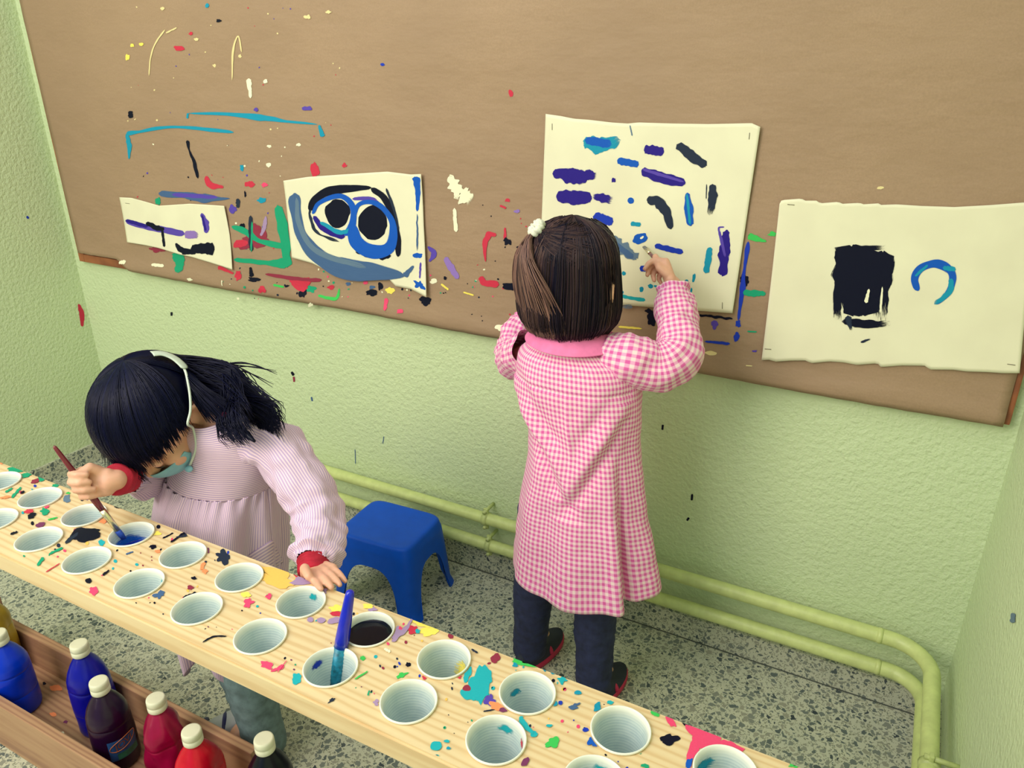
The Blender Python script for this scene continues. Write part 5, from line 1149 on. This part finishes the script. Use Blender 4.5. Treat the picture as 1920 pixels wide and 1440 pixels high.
    def dsp(t, h, p):
        g = .0035 * math.sin(t * 34 + 2 * math.sin(t * 5)) * math.exp(-h * 9) + (.012 * math.sin(t * 7 + 1) + .008 * math.sin(t * 12 + 2.5) + .004 * noise.noise((math.cos(t) * 5, math.sin(t) * 5, 0))) * min(1, h * 2.2)
        th = (t + math.pi / 2 + math.pi) % (2 * math.pi) - math.pi
        dz = (.030 * math.sin(th * 6 + .3) * max(0, h - .8) / .2)
        return (g + .003 * noise.noise((p[0] * 22, p[1] * 22, p[2] * 12)), dz)
    sm = loft_rings('smock_skirt', r2, lv, root, 110, 240, dsp, .15)
    for o in (yk, sm):
        md = o.modifiers.new('thickness', 'SOLIDIFY'); md.thickness = .0016; md.offset = -1
    # patch pocket on the skirt front
    from mathutils.bvhtree import BVHTree
    bv = BVHTree.FromPolygons([v.co[:] for v in sm.data.vertices], [p.vertices[:] for p in sm.data.polygons]); V = []; UV = []
    for i in range(12):
        for j in range(12):
            a, b = j / 11, i / 11; u = (466 + 44 * a) * (1 - b) + (488 + 42 * a) * b; v = (1040 - 28 * a) * (1 - b) + (1082 - 28 * a) * b
            d = unit(ray(u, v)); hit = bv.ray_cast(Vector(CAMP), Vector(d)); p = np.array(hit[0]) if hit[0] else AY(u, v, .745); V.append(p - d * .0022); UV.append((a * .045, b * .045))
    pk = mk('pocket', V, gridfaces(12, 12), lh, sm, UV); md = pk.modifiers.new('thickness', 'SOLIDIFY'); md.thickness = .0016
    # sleeves
    def sleeve(pts, rad, seed, par):
        n = 76; path = catmull(pts, n); r = np.interp(np.linspace(0, 1, n), np.linspace(0, 1, len(rad)), rad)
        def w(t, th, p): return .008 * noise.noise((math.cos(th) * 1.2 + seed, math.sin(th) * 1.2, t * 6)) + .0065 * noise.noise((math.cos(th) * 1.8 + seed, math.sin(th) * 1.8, t * 15)) + .009 * max(0, .35 - abs(noise.noise((math.cos(th) * 1.1 + seed * 2, math.sin(th) * 1.1, t * 9 + th * .4)))) + .0016 * noise.noise((p[0] * 50, p[1] * 50, p[2] * 50)) + .0022 * math.sin(th * 26) * math.exp(-((t - .97) / .05) ** 2)
        V, Fc, UV = tube_arr(path, r, 60, False, w); return mk('sleeve', V, Fc, lv, par, UV)
    sleeve([AY(462, 822, .862), AY(512, 838, .862), AY(556, 890, .850), AY(592, 952, .835), AY(600, 1000, .805), AY(594, 1040, .770), AY(589, 1058, .752)], [.042, .046, .044, .043, .043, .041, .027], 2.0, yk)
    dirR = unit(elR - wrR)
    sleeve([AY(330, 830, .885), shR, AY(306, 850, .890), elR, elR * .6 + wrR * .4, wrR + dirR * .050], [.05, .05, .048, .046, .040, .025], 5.0, yk)
    # red jersey cuffs
    def cuff(p0, p1, r0, r1, seed):
        path = catmull([p0, .5 * (np.asarray(p0) + p1), p1], 24); tube('jersey_cuff', path, np.interp(np.linspace(0, 1, 24), [0, .9, 1], [r0, r1, r1 * .93]), MATS['red_knit'], root, 36, True, wrink(.003, 9, seed, .001))
    cuff(AY(589, 1050, .757), wrL + unit(wrL - elL) * .012, .027, .0245, 1.0)
    cuff(wrR + dirR * .058, wrR - dirR * .004, .028, .0265, 4.0)
    # collar edge piping
    # mask: moulded patch over nose and chin
    V = []; n1, n2 = 22, 30
    for i in range(n1):
        for j in range(n2):
            el = math.radians(-62 + 66 * i / (n1 - 1)); az = math.radians(-66 + 132 * j / (n2 - 1)); az *= (1 - .12 * abs(i / (n1 - 1) - .5))
            c2 = hc + F * .018 - U * .035
            bul = .006 * math.exp(-(az / .5) ** 2); V.append(c2 + F * math.cos(el) * math.cos(az) * (.081 + bul) + L * math.cos(el) * math.sin(az) * .074 + U * math.sin(el) * .079)
    mkk = mk('face_mask', V, gridfaces(n1, n2), MATS['mask_blue'], root)
    md = mkk.modifiers.new('thickness', 'SOLIDIFY'); md.thickness = .0016
    # strap traced over the hair (points on the head ellipsoid seen along these sight lines)
    AX = (F * .106, L * .096, U * .104); cc = hc + U * .004 - F * .004
    Minv = np.linalg.inv(np.stack(AX, 1))
    def onhead(u, v, k=1.0):
        o = Minv @ (CAMP - cc); d = Minv @ ray(u, v); a = d @ d; b = o @ d; c = o @ o - k * k; q = b * b - a * c
        t = (-b - math.sqrt(q)) / a if q > 0 else -b / a
        pt = CAMP + t * ray(u, v)
        if q <= 0: pt = cc + (pt - cc) / np.linalg.norm(Minv @ (pt - cc)) * k
        return pt
    st = [onhead(*p, 1.075) for p in ((345, 690), (350, 705), (356, 740), (357, 770), (352, 795))]; ear = hc + L * .088 - U * .010 + F * .018
    chk = hc + F * .074 + L * .056 - U * .060
    strap = tube('mask_strap', catmull(st + [ear, .5 * (ear + chk) + L * .010, chk], 40), [.0022] * 40, MATS['strap_white'], mkk, 10)
    bead = sph_arr(chk + F * .006, (F * .006, L * .008, U * .005)); mk('strap_bead', bead[0], bead[1], MATS['mask_blue'], mkk)
    band = [onhead(*p, 1.085) for p in ((285, 664), (300, 663), (314, 666), (328, 673), (340, 683), (348, 692))]; band = catmull(band, 24); V = []
    for i, p in enumerate(band):
        nrm = unit(p - cc); tg = unit(band[min(i + 1, 23)] - band[max(i - 1, 0)]); s = np.cross(nrm, tg); w = .0085 * min(1, (23 - i) / 2.5 + .35)
        for k in (-1, -.5, 0, .5, 1): V.append(p + s * w * k + nrm * .0012 * (1 - k * k))
    eb = mk('strap_extender', V, gridfaces(24, 5), MATS['strap_white'], strap); md = eb.modifiers.new('thickness', 'SOLIDIFY'); md.thickness = .0014
    # hair
    wh = unit(U * .82 - F * .57); e1 = unit(F - wh * np.dot(F, wh)); e2 = unit(np.cross(wh, e1)); 
    if np.dot(e2, L) < 0: e2 = -e2
    AXH = np.stack((F * .103, L * .090, U * .103), 1)
    dirw = lambda al, an: wh * math.cos(an) + (e1 * math.cos(al) + e2 * math.sin(al)) * math.sin(an)
    def surf(q, out=1.0): 
        loc = np.array([q @ F, q @ L, q @ U]); return cc + AXH @ loc * out
    # shell
    V = []; keep = []; na, nb_ = 96, 60; VI = {}
    for i in range(nb_):
        for j in range(na):
            q = dirw(2 * math.pi * j / na, math.radians(168) * i / (nb_ - 1)); w = 1 + .02 * noise.noise((j * .35, i * .08, 0)); V.append(surf(q, .985 * w))
    Fc = []
    for f in gridfaces(nb_, na, True):
        q = unit(np.mean([np.linalg.inv(AXH) @ (V[k] - cc) for k in f], axis=0))
        face = q[0] > .30 and q[2] < .42 - .25 * (q[1] < -.2)
        earz = q[1] > .72 and q[2] < .05 and q[0] > -.35
        if not face and not earz and q[2] > -.72: Fc.append(f)
    shell = mk('hair_shell', V, Fc, MATS['hair_black'], None, None, True, {'tint': [.1] * len(V)})
    rs = random.Random(11); paths = []; tints = []
    G = np.array([0, 0, -1.0])
    for k in range(3000):
        al = rs.uniform(-math.pi, math.pi); out = rs.uniform(1.0, 1.035); a_ = abs(al)
        p = []; tint = abs(rs.gauss(.25, .25))
        if -math.radians(62) < al < math.radians(104):      # over the top into the fringe and the left temple
            en = math.radians(rs.uniform(98, 120)) if al < .45 else math.radians(rs.uniform(88, 108) - 22 * max(0, al - .9))
            for i in range(12):
                an = en * i / 11; p.append(surf(dirw(al * (1 - .18 * i / 11), an), out + .012 * math.sin(i / 11 * 3)))
            d = unit(p[-1] - p[-2]); ln = rs.uniform(.012, .046) * (1.15 if al < 0.1 else .5)
            for i in range(1, 5): p.append(p[11] + (d * .55 + G * .35 + camdir(.25, 0, 0) * .25) * ln * i / 4)
        elif 0 < al < math.radians(136):   # left side, tucked behind the ear
            en = math.radians(rs.uniform(58, 72))
            for i in range(10):
                f = i / 9; p.append(surf(dirw(al + (math.radians(128) - al) * .75 * f ** 1.6, en * f), out))
            tgt = AY(rs.uniform(388, 428), rs.uniform(748, 796), .800); a0 = p[-1]
            for i in range(1, 7):
                f = i / 6; p.append(a0 * (1 - f) + tgt * f + U * .020 * math.sin(f * 3.1))
        elif a_ > math.radians(118):        # back of the head, streaming over the shoulder
            en = math.radians(rs.uniform(40, 72))
            for i in range(9):
                f = i / 8; p.append(surf(dirw(al, en * f), out))
            w = rs.random(); tg = np.array([470 + 50 * w + rs.uniform(-25, 4), 742 + 14 * w + rs.uniform(-6, 46)])
            if rs.random() < .2: tg = np.array([rs.uniform(405, 455), rs.uniform(785, 812)])
            tgt = AY(tg[0], tg[1], .845 - .05 * (tg[0] < 460)); a0 = p[-1]; d0 = (p[-1] - p[-2]) * 4; mq = rs.random(); mid = AY(395 + 45 * rs.random(), 684 + 62 * mq, .850 - .02 * mq)
            ctl = [a0, a0 + d0 * .6, mid, tgt]
            c = catmull([a0, mid, tgt, tgt + camdir(.55, -.8, .1) * rs.uniform(.012, .034)], 15)[1:]; wv = rs.uniform(0, 6)
            for i, q in enumerate(c): p.append(q + camdir(0, 1, .5) * .005 * math.sin(i * .9 + wv) * (i / 14) * (1 - i / 16))
        else:                               # right side falling straight beside the face
            en = math.radians(rs.uniform(96, 120))
            for i in range(12): p.append(surf(dirw(al * (1 - .12 * i / 11), en * i / 11), out + .02 * i / 11))
            ln = rs.uniform(.0, .05)
            for i in range(1, 5): p.append(p[11] + (G * .8 + F * .3) * ln * i / 4)
        if a_ < .25 and rs.random() < .2: tint += .2
        paths.append(p); tints.append(min(1, tint))
    for k in range(12):     # stray wisps above the back
        a0 = AY(rs.uniform(370, 440), rs.uniform(668, 700), .86); b0 = AY(rs.uniform(455, 520), rs.uniform(690, 752), .86); m_ = .5 * (a0 + b0) + camdir(0, 1, 0) * rs.uniform(.0, .010)
        paths.append(catmull([a0, m_, b0], 10)); tints.append(.3)
    hr = strands('hair', paths, .00115, MATS['hair_black'], root, tints); shell.parent = hr
    # braid-like lock over the shoulder with a small red bobble
    lk = catmull([AY(405, 765, .845), AY(430, 785, .815), AY(455, 808, .800), AY(478, 828, .795)], 20); tube('hair_lock', lk, np.interp(np.linspace(0, 1, 20), [0, .3, .8, 1], [.003, .006, .006, .002]), MATS['hair_brown'], hr, 14)
    b = sph_arr(AY(421, 777, .805), (CR * .005, CU * .005, CN * .005)); mk('hair_bobble', b[0], b[1], MATS['shoe_pink'], hr)
child_leaning()
